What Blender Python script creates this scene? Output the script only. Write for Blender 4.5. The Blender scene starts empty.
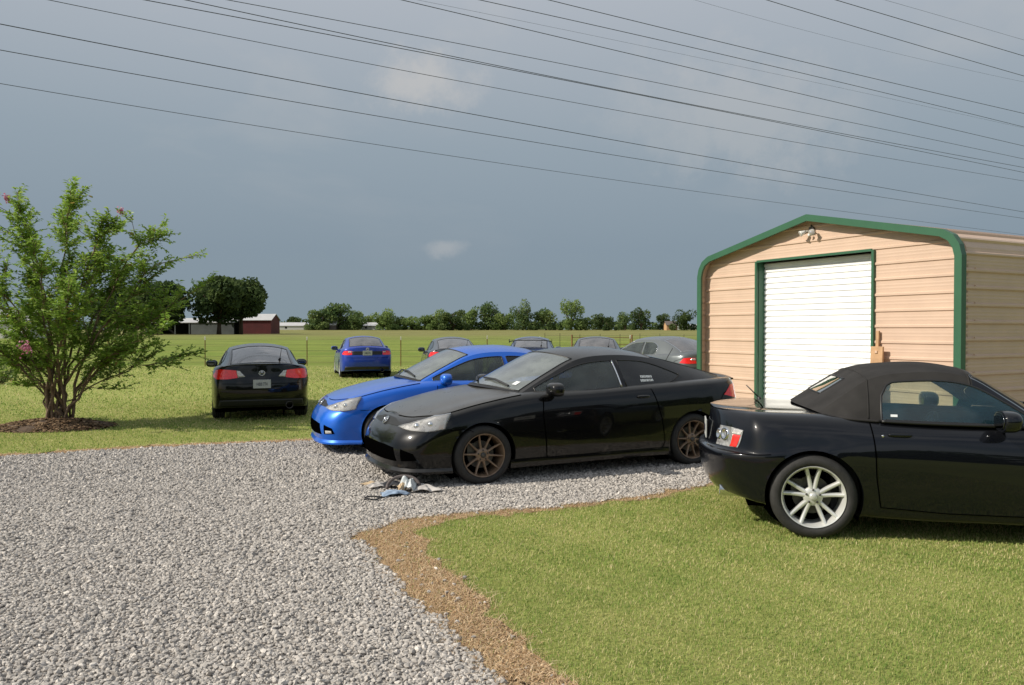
import bpy, bmesh, math, random
import numpy as np
from mathutils import Vector, Matrix
R = math.radians
scn = bpy.context.scene
COL = scn.collection
# ------------------------------------------------------------------ camera
CAM_H, F_PX, PITCH = 1.6, 790.0, 0.907
cam = bpy.data.cameras.new("camera"); cam_ob = bpy.data.objects.new("camera", cam); COL.objects.link(cam_ob)
cam_ob.location = (0, 0, CAM_H); cam_ob.rotation_euler = (R(90 - PITCH), 0, 0)
cam.sensor_width = 36; cam.lens = F_PX / 1024 * 36; cam.clip_start = .05; cam.clip_end = 6000
scn.camera = cam_ob
# ------------------------------------------------------------------ sun and sky
SUN_AZ = (-0.97, -0.24)            # horizontal direction towards the sun (left, a little behind the camera)
SUN_EL = 36.0
sun = bpy.data.lights.new("sun", 'SUN'); sun.energy = 4.6; sun.angle = R(0.6); sun.color = (1.0, .93, .82)
sun_ob = bpy.data.objects.new("sun", sun); COL.objects.link(sun_ob)
_v = Vector((SUN_AZ[0], SUN_AZ[1], 0)).normalized() * math.cos(R(SUN_EL)) + Vector((0, 0, math.sin(R(SUN_EL))))
sun_ob.rotation_euler = _v.to_track_quat('Z', 'Y').to_euler(); sun_ob.location = (-30, -10, 25)
world = bpy.data.worlds.new("World"); scn.world = world; world.use_nodes = True
def build_world():
    nt = world.node_tree; nt.nodes.clear(); N = nt.nodes.new; L = nt.links.new
    out = N('ShaderNodeOutputWorld'); bg = N('ShaderNodeBackground'); L(bg.outputs[0], out.inputs[0])
    sky = N('ShaderNodeTexSky'); sky.sky_type = 'NISHITA'; sky.sun_disc = False
    sky.sun_elevation = R(SUN_EL); sky.sun_rotation = math.atan2(SUN_AZ[0], SUN_AZ[1])
    sky.dust_density = 2.0; sky.air_density = 1.2
    bg.inputs['Strength'].default_value = 0.1
    tc = N('ShaderNodeTexCoord'); sep = N('ShaderNodeSeparateXYZ'); L(tc.outputs['Generated'], sep.inputs[0])
    # storm cloud deck: grey blue, a little paler with height, broken by soft pale puffs
    ramp = N('ShaderNodeValToRGB'); L(sep.outputs['Z'], ramp.inputs[0])
    cr = ramp.color_ramp; cr.elements[0].position = 0.0; cr.elements[0].color = (2.15, 2.75, 3.15, 1)
    cr.elements[1].position = 1.0; cr.elements[1].color = (4.4, 4.7, 5.1, 1)
    for p, c in ((.10, (2.2, 2.8, 3.35)), (.22, (2.7, 3.3, 3.85)), (.40, (3.95, 4.3, 4.8))):
        e = cr.elements.new(p); e.color = (*c, 1)
    mp = N('ShaderNodeMapping'); L(tc.outputs['Generated'], mp.inputs[0]); mp.inputs['Scale'].default_value = (3.0, 3.0, 8.0)
    mp.inputs['Location'].default_value = (.35, .1, .55)
    nz = N('ShaderNodeTexNoise'); L(mp.outputs[0], nz.inputs['Vector']); nz.inputs['Scale'].default_value = 1.1
    nz.inputs['Detail'].default_value = 7; nz.inputs['Roughness'].default_value = .55; nz.inputs['Distortion'].default_value = .25
    pr = N('ShaderNodeValToRGB'); L(nz.outputs['Fac'], pr.inputs[0])
    pr.color_ramp.elements[0].position = .56; pr.color_ramp.elements[0].color = (0, 0, 0, 1)
    pr.color_ramp.elements[1].position = .75; pr.color_ramp.elements[1].color = (1, 1, 1, 1)
    hz = N('ShaderNodeMapRange'); hz.inputs[4].default_value = .25; L(sep.outputs['Z'], hz.inputs[0]); hz.inputs[1].default_value = .06; hz.inputs[2].default_value = .3
    mul = N('ShaderNodeMath'); mul.operation = 'MULTIPLY'; L(pr.outputs[0], mul.inputs[0]); L(hz.outputs[0], mul.inputs[1])
    total = mul
    # two distinct sunlit puffs
    for d, r, sx, k in ((Vector((-.115, 1, .315)), .040, 1.8, .6), (Vector((.30, 1, .27)), .075, 2.6, .3), (Vector((-.085, 1, .103)), .012, 2.4, .3)):
        d = d.normalized()
        s = N('ShaderNodeVectorMath'); s.operation = 'SUBTRACT'; L(tc.outputs['Generated'], s.inputs[0]); s.inputs[1].default_value = d
        wn = N('ShaderNodeTexNoise'); L(tc.outputs['Generated'], wn.inputs['Vector']); wn.inputs['Scale'].default_value = 20; wn.inputs['Detail'].default_value = 9; wn.inputs['Roughness'].default_value = .68
        wa = N('ShaderNodeVectorMath'); wa.operation = 'MULTIPLY_ADD'; L(wn.outputs['Color'], wa.inputs[0])
        wa.inputs[1].default_value = (r * 3.4, 0, r * 2.6); L(s.outputs[0], wa.inputs[2])
        wb = N('ShaderNodeVectorMath'); wb.operation = 'ADD'; L(wa.outputs[0], wb.inputs[0]); wb.inputs[1].default_value = (-r * 1.7, 0, -r * 1.3)
        sc_ = N('ShaderNodeVectorMath'); sc_.operation = 'MULTIPLY'; L(wb.outputs[0], sc_.inputs[0]); sc_.inputs[1].default_value = (1 / sx, 1, 1)
        ln = N('ShaderNodeVectorMath'); ln.operation = 'LENGTH'; L(sc_.outputs[0], ln.inputs[0])
        mr = N('ShaderNodeMapRange'); mr.interpolation_type = 'SMOOTHSTEP'; L(ln.outputs['Value'], mr.inputs[0])
        mr.inputs[1].default_value = r * 1.25; mr.inputs[2].default_value = r * .15; mr.inputs[3].default_value = 0; mr.inputs[4].default_value = k
        ad = N('ShaderNodeMath'); ad.operation = 'ADD'; ad.use_clamp = True; L(total.outputs[0], ad.inputs[0]); L(mr.outputs[0], ad.inputs[1]); total = ad
    cm = N('ShaderNodeMix'); cm.data_type = 'RGBA'; L(total.outputs[0], cm.inputs[0]); L(ramp.outputs[0], cm.inputs[6]); cm.inputs[7].default_value = (5.3, 5.15, 5.0, 1)
    # the storm stands ahead of the camera; behind it the sky clears to the Nishita blue
    mr = N('ShaderNodeMapRange'); mr.interpolation_type = 'SMOOTHSTEP'; L(sep.outputs['Y'], mr.inputs[0])
    mr.inputs[1].default_value = -.75; mr.inputs[2].default_value = .1; mr.inputs[3].default_value = .35; mr.inputs[4].default_value = 1
    mx = N('ShaderNodeMix'); mx.data_type = 'RGBA'; L(mr.outputs[0], mx.inputs[0])
    # fair weather cloud in the clear part of the sky
    fn = N('ShaderNodeTexNoise'); L(tc.outputs['Generated'], fn.inputs['Vector']); fn.inputs['Scale'].default_value = 2.4; fn.inputs['Detail'].default_value = 8; fn.inputs['Roughness'].default_value = .6
    fr = N('ShaderNodeMapRange'); fr.interpolation_type = 'SMOOTHSTEP'; L(fn.outputs['Fac'], fr.inputs[0]); fr.inputs[1].default_value = .46; fr.inputs[2].default_value = .66; fr.inputs[4].default_value = .8
    fm = N('ShaderNodeMix'); fm.data_type = 'RGBA'; L(fr.outputs[0], fm.inputs[0]); L(sky.outputs[0], fm.inputs[6]); fm.inputs[7].default_value = (8.5, 8.7, 9.0, 1); L(fm.outputs[2], mx.inputs[6]); L(cm.outputs[2], mx.inputs[7])
    L(mx.outputs[2], bg.inputs['Color'])
build_world()
vs = scn.view_settings; vs.view_transform = 'Standard'; vs.look = 'None'; vs.exposure = 0.13; vs.gamma = 1; vs.use_curve_mapping = False
scn.render.engine = 'CYCLES'; scn.cycles.use_denoising = True
scn.cycles.max_bounces = 8; scn.cycles.transparent_max_bounces = 16; scn.cycles.caustics_reflective = False; scn.cycles.caustics_refractive = False

# ------------------------------------------------------------------ helpers
rng = np.random.default_rng(7)
random.seed(7)
_cp, _sp = math.cos(R(PITCH)), math.sin(R(PITCH))
def ray(px, py):
    x, y = (px - 512) / F_PX, -(py - 342.5) / F_PX
    return Vector((x, _cp + y * _sp, y * _cp - _sp))
def G(px, py, z=0.0):              # the place at height z seen at a spot of the photograph
    d = ray(px, py); t = (z - CAM_H) / d.z
    return Vector((d.x * t, d.y * t, z))
def D(px, py, depth):
    d = ray(px, py); t = depth / d.y
    return Vector((d.x * t, depth, CAM_H + d.z * t))

def tag(o, label=None, cat=None, group=None, kind=None):
    if label: o['label'] = label
    if cat: o['category'] = cat
    if group: o['group'] = group
    if kind: o['kind'] = kind
    return o
def empty(name, loc=(0, 0, 0), rz=0.0, parent=None):
    o = bpy.data.objects.new(name, None); COL.objects.link(o); o.location = loc; o.rotation_euler = (0, 0, rz)
    o.empty_display_size = .2
    if parent: o.parent = parent
    return o
def copy_tree(o, parent=None):
    c = o.copy(); COL.objects.link(c)
    if parent: c.parent = parent
    for ch in list(o.children): copy_tree(ch, c)
    return c

class MB:
    """collects vertices and faces, then links them as one mesh object"""
    def __init__(s): s.v = []; s.f = []; s.m = []; s.n = 0
    def add(s, verts, faces, mi=0):
        s.v.extend([tuple(map(float, p)) for p in verts]); s.f.extend([tuple(int(i) + s.n for i in f) for f in faces])
        s.m.extend([mi] * len(faces)); s.n += len(verts); return s
    def box(s, c, d, rz=0, mi=0, rot=None):
        M = rot if rot is not None else Matrix.Rotation(rz, 3, 'Z')
        vs_ = [M @ Vector((x * d[0] / 2, y * d[1] / 2, z * d[2] / 2)) + Vector(c) for x in (-1, 1) for y in (-1, 1) for z in (-1, 1)]
        return s.add(vs_, [(0, 1, 3, 2), (4, 6, 7, 5), (0, 4, 5, 1), (2, 3, 7, 6), (0, 2, 6, 4), (1, 5, 7, 3)], mi)
    def tube(s, pts, r, n=8, mi=0, cap=True):
        pts = [Vector(p) for p in pts]; K = len(pts); rs = r if hasattr(r, '__len__') else [r] * K
        vs_ = []; up = None
        for i, p in enumerate(pts):
            t = (pts[min(i + 1, K - 1)] - pts[max(i - 1, 0)])
            if t.length < 1e-9: t = Vector((0, 0, 1))
            t.normalize()
            if up is None: up = Vector((0, 0, 1)) if abs(t.z) < .9 else Vector((1, 0, 0))
            a = t.cross(up).normalized(); b = a.cross(t).normalized(); up = b
            vs_ += [p + (a * math.cos(6.283185 * k / n) + b * math.sin(6.283185 * k / n)) * rs[i] for k in range(n)]
        fs = [(i * n + k, i * n + (k + 1) % n, (i + 1) * n + (k + 1) % n, (i + 1) * n + k) for i in range(K - 1) for k in range(n)]
        if cap: fs += [tuple(range(n))[::-1], tuple((K - 1) * n + k for k in range(n))]
        return s.add(vs_, fs, mi)
    def lathe_y(s, prof, n=48, mi=0, c=(0, 0, 0), close=True):     # prof: (radius, y)
        vs_ = []; K = len(prof)
        for k in range(n):
            a = 6.283185 * k / n
            vs_ += [(c[0] + r * math.cos(a), c[1] + y, c[2] + r * math.sin(a)) for r, y in prof]
        fs = [(k * K + i, k * K + i + 1, ((k + 1) % n) * K + i + 1, ((k + 1) % n) * K + i) for k in range(n) for i in range(K - 1)]
        return s.add(vs_, fs, mi)
    def sup(s, c, r, e=(.5, .5), nu=20, nv=12, mi=0, rot=None):    # superellipsoid
        f = lambda x, p: math.copysign(abs(x) ** p, x)
        vs_ = []
        for j in range(nv + 1):
            b = -math.pi / 2 + math.pi * j / nv
            for i in range(nu):
                a = 2 * math.pi * i / nu
                p = Vector((r[0] * f(math.cos(b), e[1]) * f(math.cos(a), e[0]), r[1] * f(math.cos(b), e[1]) * f(math.sin(a), e[0]), r[2] * f(math.sin(b), e[1])))
                if rot is not None: p = rot @ p
                vs_.append(p + Vector(c))
        fs = [(j * nu + i, j * nu + (i + 1) % nu, (j + 1) * nu + (i + 1) % nu, (j + 1) * nu + i) for j in range(nv) for i in range(nu)]
        return s.add(vs_, fs, mi)
    def build(s, name, mats, parent=None, smooth=False, merge=0.0, recalc=False, bevel=0.0, flat_angle=None):
        me = bpy.data.meshes.new(name); me.from_pydata(s.v, [], s.f)
        mats = mats if isinstance(mats, (list, tuple)) else [mats]
        for m in mats: me.materials.append(m)
        me.polygons.foreach_set('material_index', s.m)
        if merge or recalc or bevel:
            bm = bmesh.new(); bm.from_mesh(me)
            if merge: bmesh.ops.remove_doubles(bm, verts=bm.verts, dist=merge)
            if recalc or bevel: bmesh.ops.recalc_face_normals(bm, faces=bm.faces)
            if bevel: bmesh.ops.bevel(bm, geom=[e for e in bm.edges if e.is_manifold and e.calc_face_angle(0) > .6], offset=bevel, segments=2, profile=.5, affect='EDGES', clamp_overlap=True)
            bm.to_mesh(me); bm.free()
        if smooth: me.polygons.foreach_set('use_smooth', [True] * len(me.polygons))
        if flat_angle: me.set_sharp_from_angle(angle=flat_angle)
        o = bpy.data.objects.new(name, me); COL.objects.link(o)
        if parent: o.parent = parent
        return o
def np_mesh(name, V, F, mats, parent=None, smooth=False, colors=None, cname='tint', mi=None):
    """fast mesh from numpy arrays; F is (n,k) with constant k; colors per vertex"""
    me = bpy.data.meshes.new(name); nf, k = F.shape
    me.vertices.add(len(V)); me.vertices.foreach_set('co', np.ascontiguousarray(V, dtype=np.float32).ravel())
    me.loops.add(nf * k); me.loops.foreach_set('vertex_index', np.ascontiguousarray(F, dtype=np.int32).ravel())
    me.polygons.add(nf); me.polygons.foreach_set('loop_start', np.arange(0, nf * k, k, dtype=np.int32))
    if colors is not None:
        at = me.attributes.new(cname, 'FLOAT', 'POINT'); at.data.foreach_set('value', np.ascontiguousarray(colors, dtype=np.float32))
    for m in (mats if isinstance(mats, (list, tuple)) else [mats]): me.materials.append(m)
    if mi is not None: me.polygons.foreach_set('material_index', np.ascontiguousarray(mi, dtype=np.int32))
    me.update(calc_edges=True); me.validate()
    me.polygons.foreach_set('use_smooth', [bool(smooth)] * nf)
    o = bpy.data.objects.new(name, me); COL.objects.link(o)
    if parent: o.parent = parent
    return o

# ------------------------------------------------------------------ materials
def mat(name, base=(.5, .5, .5), rough=.5, metal=0.0, coat=0.0, coat_rough=.03, spec=.5, var=0.0, var_scale=8.0, bump=0.0, bump_scale=60.0, emit=None):
    m = bpy.data.materials.new(name); m.use_nodes = True
    nt = m.node_tree; b = nt.nodes['Principled BSDF']; N = nt.nodes.new; L = nt.links.new
    b.inputs['Base Color'].default_value = (*base, 1); b.inputs['Roughness'].default_value = rough; b.inputs['Metallic'].default_value = metal
    b.inputs['Coat Weight'].default_value = coat; b.inputs['Coat Roughness'].default_value = coat_rough; b.inputs['Specular IOR Level'].default_value = spec
    if var or bump: tc = N('ShaderNodeTexCoord')
    if var:
        n = N('ShaderNodeTexNoise'); L(tc.outputs['Object'], n.inputs['Vector']); n.inputs['Scale'].default_value = var_scale; n.inputs['Detail'].default_value = 6
        mr = N('ShaderNodeMapRange'); L(n.outputs['Fac'], mr.inputs[0]); mr.inputs[1].default_value = .3; mr.inputs[2].default_value = .7
        mr.inputs[3].default_value = 1 - var; mr.inputs[4].default_value = 1 + var
        mx = N('ShaderNodeMix'); mx.data_type = 'RGBA'; mx.blend_type = 'MULTIPLY'; mx.inputs[0].default_value = 1; mx.inputs[6].default_value = (*base, 1)
        L(mr.outputs[0], mx.inputs[7]); L(mx.outputs[2], b.inputs['Base Color'])
    if bump:
        n2 = N('ShaderNodeTexNoise'); L(tc.outputs['Object'], n2.inputs['Vector']); n2.inputs['Scale'].default_value = bump_scale; n2.inputs['Detail'].default_value = 4
        bp = N('ShaderNodeBump'); bp.inputs['Strength'].default_value = bump; bp.inputs['Distance'].default_value = .01
        L(n2.outputs['Fac'], bp.inputs['Height']); L(bp.outputs[0], b.inputs['Normal'])
    return m

def paint(name, base, dust=(.16, .155, .145), dust_amt=.35, film=.03, rough=.3, metal=0.0, coat=1.0, coat_rough=.04):
    """car paint: glossy coat, with dust settled on the faces that look up"""
    m = mat(name, base, rough, metal, coat, coat_rough, spec=.08 if metal == 0 else .4); m.node_tree.nodes['Principled BSDF'].inputs['Coat IOR'].default_value = 1.42; nt = m.node_tree; b = nt.nodes['Principled BSDF']; N = nt.nodes.new; L = nt.links.new
    ge = N('ShaderNodeNewGeometry'); sp = N('ShaderNodeSeparateXYZ'); L(ge.outputs['Normal'], sp.inputs[0])
    mr = N('ShaderNodeMapRange'); mr.interpolation_type = 'SMOOTHSTEP'; L(sp.outputs['Z'], mr.inputs[0]); mr.inputs[1].default_value = .35; mr.inputs[2].default_value = .97; mr.inputs[4].default_value = dust_amt
    tc = N('ShaderNodeTexCoord'); nz = N('ShaderNodeTexNoise'); L(tc.outputs['Object'], nz.inputs['Vector']); nz.inputs['Scale'].default_value = 5; nz.inputs['Detail'].default_value = 8; nz.inputs['Roughness'].default_value = .7
    m2 = N('ShaderNodeMapRange'); L(nz.outputs['Fac'], m2.inputs[0]); m2.inputs[1].default_value = .3; m2.inputs[2].default_value = .75; m2.inputs[3].default_value = .6; m2.inputs[4].default_value = 1.15
    mu = N('ShaderNodeMath'); mu.operation = 'MULTIPLY'; L(mr.outputs[0], mu.inputs[0]); L(m2.outputs[0], mu.inputs[1])
    # road film low on the sides
    sep = N('ShaderNodeSeparateXYZ'); L(tc.outputs['Object'], sep.inputs[0])
    lo = N('ShaderNodeMapRange'); L(sep.outputs['Z'], lo.inputs[0]); lo.inputs[1].default_value = .42; lo.inputs[2].default_value = .12; lo.inputs[3].default_value = .002; lo.inputs[4].default_value = film
    ad = N('ShaderNodeMath'); ad.operation = 'ADD'; L(mu.outputs[0], ad.inputs[0]); L(lo.outputs[0], ad.inputs[1])
    mx = N('ShaderNodeMix'); mx.data_type = 'RGBA'; L(ad.outputs[0], mx.inputs[0]); mx.inputs[6].default_value = (*base, 1); mx.inputs[7].default_value = (*dust, 1)
    L(mx.outputs[2], b.inputs['Base Color'])
    cr = N('ShaderNodeMapRange'); L(ad.outputs[0], cr.inputs[0]); cr.inputs[1].default_value = 0; cr.inputs[2].default_value = .5; cr.inputs[3].default_value = coat_rough; cr.inputs[4].default_value = .34
    L(cr.outputs[0], b.inputs['Coat Roughness'])
    # slight orange peel
    n2 = N('ShaderNodeTexNoise'); L(tc.outputs['Object'], n2.inputs['Vector']); n2.inputs['Scale'].default_value = 2.2; n2.inputs['Detail'].default_value = 1
    bp = N('ShaderNodeBump'); bp.inputs['Strength'].default_value = .02; bp.inputs['Distance'].default_value = .05; L(n2.outputs['Fac'], bp.inputs['Height']); L(bp.outputs[0], b.inputs['Normal'])
    L(bp.outputs[0], b.inputs['Coat Normal'])
    return m

def glass(name, tint=(.55, .62, .6), film=.06, film_col=(.45, .47, .45), refl=1.0):
    m = bpy.data.materials.new(name); m.use_nodes = True; nt = m.node_tree; nt.nodes.clear(); N = nt.nodes.new; L = nt.links.new
    out = N('ShaderNodeOutputMaterial'); tr = N('ShaderNodeBsdfTransparent'); tr.inputs[0].default_value = (*tint, 1)
    df = N('ShaderNodeBsdfDiffuse'); df.inputs[0].default_value = (*film_col, 1)
    gl = N('ShaderNodeBsdfGlossy'); gl.inputs['Roughness'].default_value = .02
    fr = N('ShaderNodeFresnel'); fr.inputs[0].default_value = 1.52
    mu = N('ShaderNodeMath'); mu.operation = 'MULTIPLY'; L(fr.outputs[0], mu.inputs[0]); mu.inputs[1].default_value = refl * 1.5; mu.use_clamp = True
    m1 = N('ShaderNodeMixShader')
    tc = N('ShaderNodeTexCoord'); nz = N('ShaderNodeTexNoise'); L(tc.outputs['Object'], nz.inputs['Vector']); nz.inputs['Scale'].default_value = 4; nz.inputs['Detail'].default_value = 6
    fm = N('ShaderNodeMapRange'); L(nz.outputs['Fac'], fm.inputs[0]); fm.inputs[1].default_value = .3; fm.inputs[2].default_value = .7; fm.inputs[3].default_value = film * .6; fm.inputs[4].default_value = film * 1.4
    L(fm.outputs[0], m1.inputs[0]); L(tr.outputs[0], m1.inputs[1]); L(df.outputs[0], m1.inputs[2])
    m2 = N('ShaderNodeMixShader'); L(mu.outputs[0], m2.inputs[0]); L(m1.outputs[0], m2.inputs[1]); L(gl.outputs[0], m2.inputs[2]); L(m2.outputs[0], out.inputs[0])
    return m
def lens(name, col, dark=.35, scale=40):
    """moulded lamp lens: coloured plastic over a faceted reflector"""
    m = mat(name, col, .12, 0, 1, .02); nt = m.node_tree; b = nt.nodes['Principled BSDF']; N = nt.nodes.new; L = nt.links.new
    tc = N('ShaderNodeTexCoord'); vo = N('ShaderNodeTexVoronoi'); vo.feature = 'F1'; L(tc.outputs['Object'], vo.inputs['Vector']); vo.inputs['Scale'].default_value = scale
    mr = N('ShaderNodeMapRange'); L(vo.outputs['Color'], mr.inputs[0]); mr.inputs[3].default_value = dark; mr.inputs[4].default_value = 1.15
    mx = N('ShaderNodeMix'); mx.data_type = 'RGBA'; mx.blend_type = 'MULTIPLY'; mx.inputs[0].default_value = 1; mx.inputs[6].default_value = (*col, 1); L(mr.outputs[0], mx.inputs[7]); L(mx.outputs[2], b.inputs['Base Color'])
    return m
M = {}
M['black'] = paint('black_paint', (.003, .003, .0035), dust_amt=.27, film=.012)
M['black_clean'] = paint('clean_black_paint', (.0025, .003, .005), dust_amt=.05, coat_rough=.02, film=.006)
M['black_clean'].node_tree.nodes['Principled BSDF'].inputs['Coat IOR'].default_value = 1.45
M['hood_black'] = paint('weathered_black_paint', (.012, .012, .012), dust_amt=.5, coat_rough=.12)
M['blue'] = paint('blue_metallic_paint', (.003, .13, .66), dust_amt=.14, metal=.3, rough=.35, dust=(.2, .22, .3))
M['deep_blue'] = paint('deep_blue_paint', (.005, .04, .36), dust_amt=.12, metal=.2, rough=.35, dust=(.2, .22, .3))
M['graphite'] = paint('graphite_paint', (.05, .055, .07), dust_amt=.3, metal=.3, rough=.35)
M['grey_green'] = paint('grey_metallic_paint', (.13, .145, .15), dust_amt=.3, metal=.4, rough=.35)
M['silver_blue'] = paint('silver_blue_paint', (.05, .075, .20), dust_amt=.2, metal=.4, rough=.35)
M['trim'] = mat('black_plastic', (.012, .012, .012), .45)
M['gap'] = mat('shut_line', (.001, .001, .001), 1.0, spec=0)
M['rubber'] = mat('tyre_rubber', (.022, .021, .02), .75, var=.3, var_scale=20, bump=.2, bump_scale=90)
M['bronze'] = mat('bronze_alloy', (.23, .155, .10), .4, .3, coat=.4, var=.25, var_scale=14)
M['alloy'] = mat('silver_alloy', (.66, .66, .63), .3, .35, coat=.3, var=.06)
M['dark_metal'] = mat('brake_metal', (.09, .085, .08), .5, .7, var=.3)
M['chrome'] = mat('chrome', (.75, .75, .75), .1, 1.0)
M['mirror_face'] = mat('mirror_face', (.12, .13, .14), .12, 1.0)
M['interior'] = mat('dark_interior', (.018, .018, .02), .8, var=.2)
M['seat'] = mat('seat_cloth', (.028, .028, .03), .8, var=.2)
M['light_trim'] = mat('interior_trim', (.16, .15, .135), .7)
M['glass'] = glass('tinted_glass', (.62, .70, .67), film=.11, film_col=(.30, .36, .34))
M['screen'] = glass('windscreen_glass', (.66, .74, .70), film=.30, film_col=(.50, .55, .52), refl=1.7)  # dust haze, with a grey-green film standing in for reflected sky
M['dark_glass'] = glass('dark_tinted_glass', (.10, .11, .115), film=.03)
M['rear_glass'] = glass('rear_window_glass', (.22, .23, .23), film=.34, film_col=(.34, .32, .31), refl=1.4)
M['clear'] = glass('lamp_glass', (.93, .94, .94), film=.26, film_col=(.8, .78, .75))
M['head_inner'] = lens('headlamp_reflector', (.80, .78, .76), .2, 34); M['head_inner'].node_tree.nodes['Principled BSDF'].inputs['Metallic'].default_value = .15
M['red_lens'] = lens('red_lens', (.92, .015, .015), .8, 60)
M['bright_red'] = lens('bright_red_lens', (.85, .03, .02), .8, 60)
M['smoked_lens'] = lens('smoked_lens', (.34, .34, .34), .35, 45)
M['amber'] = lens('amber_lens', (.55, .22, .08), .6, 60)
M['white_lens'] = lens('white_lens', (.6, .58, .56), .5, 50)
M['plate'] = mat('plate_white', (.42, .43, .42), .45)
M['plate_ink'] = mat('plate_ink', (.03, .03, .05), .5)
M['sticker'] = mat('white_sticker', (.72, .74, .74), .5)
M['canvas'] = mat('black_canvas', (.030, .0285, .0275), .9, spec=.2, var=.25, var_scale=5, bump=.35, bump_scale=240)
# ------------------------------------------------------------------ cars
def herm_w(knots, t):
    """weights (n,K) of a finite difference cubic Hermite spline"""
    k = np.asarray(knots, float); t = np.clip(np.asarray(t, float), k[0], k[-1]); K = len(k); n = len(t)
    h = np.diff(k); T = np.zeros((K, K))
    for i in range(K):
        if i == 0: T[0, 0] = -1 / h[0]; T[0, 1] = 1 / h[0]
        elif i == K - 1: T[i, i] = 1 / h[-1]; T[i, i - 1] = -1 / h[-1]
        else:
            a, b = h[i - 1], h[i]
            T[i, i - 1] += -b / (a * (a + b)); T[i, i] += b / (a * (a + b)) - a / (b * (a + b)); T[i, i + 1] += a / (b * (a + b))
    i = np.clip(np.searchsorted(k, t, 'right') - 1, 0, K - 2); hh = h[i]; s = (t - k[i]) / hh
    W = np.zeros((n, K)); r = np.arange(n)
    W[r, i] += 2 * s**3 - 3 * s**2 + 1; W[r, i + 1] += -2 * s**3 + 3 * s**2
    W += ((s**3 - 2 * s**2 + s) * hh)[:, None] * T[i] + ((s**3 - s**2) * hh)[:, None] * T[i + 1]
    return W

class Net:
    """smooth half surface (y >= 0) through a control net, mirrored across y = 0 at both column ends and past the last row"""
    def __init__(s, P):
        s.P = np.asarray(P, float); s.Rn, s.Cn, _ = s.P.shape; fl = np.array([1, -1, 1.])
        E = np.concatenate([s.P[:, 1:2] * fl, s.P, s.P[:, -2:-1] * fl], 1)
        E = np.concatenate([E, E[-2:-1] * fl], 0); s.E = E
        cl = np.linalg.norm(np.diff(E, axis=1), axis=2)[2:6].mean(0); s.ku = np.concatenate([[0], np.cumsum(np.maximum(cl, .02))])
        rl = np.linalg.norm(np.diff(E, axis=0), axis=2)[:, 3:-3].mean(1); s.kv = np.concatenate([[0], np.cumsum(np.maximum(rl, .02))])
    def _uv(s, u, v):
        ku = np.interp(np.asarray(u, float) + 1, np.arange(len(s.ku)), s.ku); kv = np.interp(np.asarray(v, float), np.arange(len(s.kv)), s.kv)
        return herm_w(s.ku, ku), herm_w(s.kv, kv)
    def at(s, u, v):               # paired
        u, v = np.broadcast_arrays(np.asarray(u, float), np.asarray(v, float)); sh = u.shape
        Wu, Wv = s._uv(u.ravel(), v.ravel())
        return np.einsum('nr,nc,rcd->nd', Wv, Wu, s.E, optimize=True).reshape(sh + (3,))
    def grid(s, us, vs_):
        Wu, Wv = s._uv(us, vs_); return np.einsum('ar,bc,rcd->abd', Wv, Wu, s.E, optimize=True)
    def normal(s, u, v):
        e = .01; u = np.asarray(u, float); v = np.asarray(v, float)
        a = s.at(np.minimum(u + e, s.Cn - 1), v) - s.at(np.maximum(u - e, 0), v); b = s.at(u, np.minimum(v + e, s.Rn - 1)) - s.at(u, np.maximum(v - e, 0))
        n = np.cross(a, b); n /= np.maximum(np.linalg.norm(n, axis=-1, keepdims=True), 1e-9)
        c = s.at(u, v); flip = (n * (c - np.array([1.3, 0, .4]))).sum(-1, keepdims=True) < 0
        return np.where(flip, -n, n)

def grid_faces(nr, nc):
    a = np.arange(nr * nc).reshape(nr, nc); return np.stack([a[:-1, :-1], a[:-1, 1:], a[1:, 1:], a[1:, :-1]], -1).reshape(-1, 4)
FL = np.array([1, -1, 1.])

def patch(net, quad, off=.004, n=(16, 8), skirt=.01, side=1):
    """panel lying on a net: quad = four (u,v) corners, or (left polyline, right polyline) lists of (u,v)"""
    if len(quad) == 4: lo = [quad[0], quad[1]]; hi = [quad[3], quad[2]]
    else: lo, hi = quad
    a = np.linspace(0, 1, n[0] + 1); b = np.linspace(0, 1, n[1] + 1)
    def poly(pl):
        pl = np.asarray(pl, float); return np.stack([np.interp(a, np.linspace(0, 1, len(pl)), pl[:, k]) for k in (0, 1)], -1)
    L_, H_ = poly(lo), poly(hi)
    uv = L_[None] * (1 - b[:, None, None]) + H_[None] * b[:, None, None]
    p = net.at(uv[..., 0], uv[..., 1]); nn = net.normal(uv[..., 0], uv[..., 1]); q = p + nn * off
    if skirt:
        q2 = np.pad(q, ((1, 1), (1, 1), (0, 0)), mode='edge'); n2 = np.pad(nn, ((1, 1), (1, 1), (0, 0)), mode='edge')
        m_ = np.zeros(q2.shape[:2], bool); m_[0] = m_[-1] = True; m_[:, 0] = m_[:, -1] = True
        q2[m_] -= n2[m_] * (off + skirt); q = q2
    if side < 0: q = q * FL
    return q.reshape(-1, 3), grid_faces(*q.shape[:2])

def add_patch(name, net, quad, m, parent, off=.004, n=(16, 8), skirt=.01, sides=(1, -1), one=False):
    """one mesh per side (or one mesh for both when one=True)"""
    res = []
    if one:
        mb = MB()
        for s in sides: mb.add(*patch(net, quad, off, n, skirt, s))
        return [mb.build(name, m, parent, smooth=True, merge=.0004, recalc=True, flat_angle=.7)]
    for s in sides:
        mb = MB(); mb.add(*patch(net, quad, off, n, skirt, s)); res.append(mb.build(name, m, parent, smooth=True, merge=.00005, recalc=True, flat_angle=.7))
    return res

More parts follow.
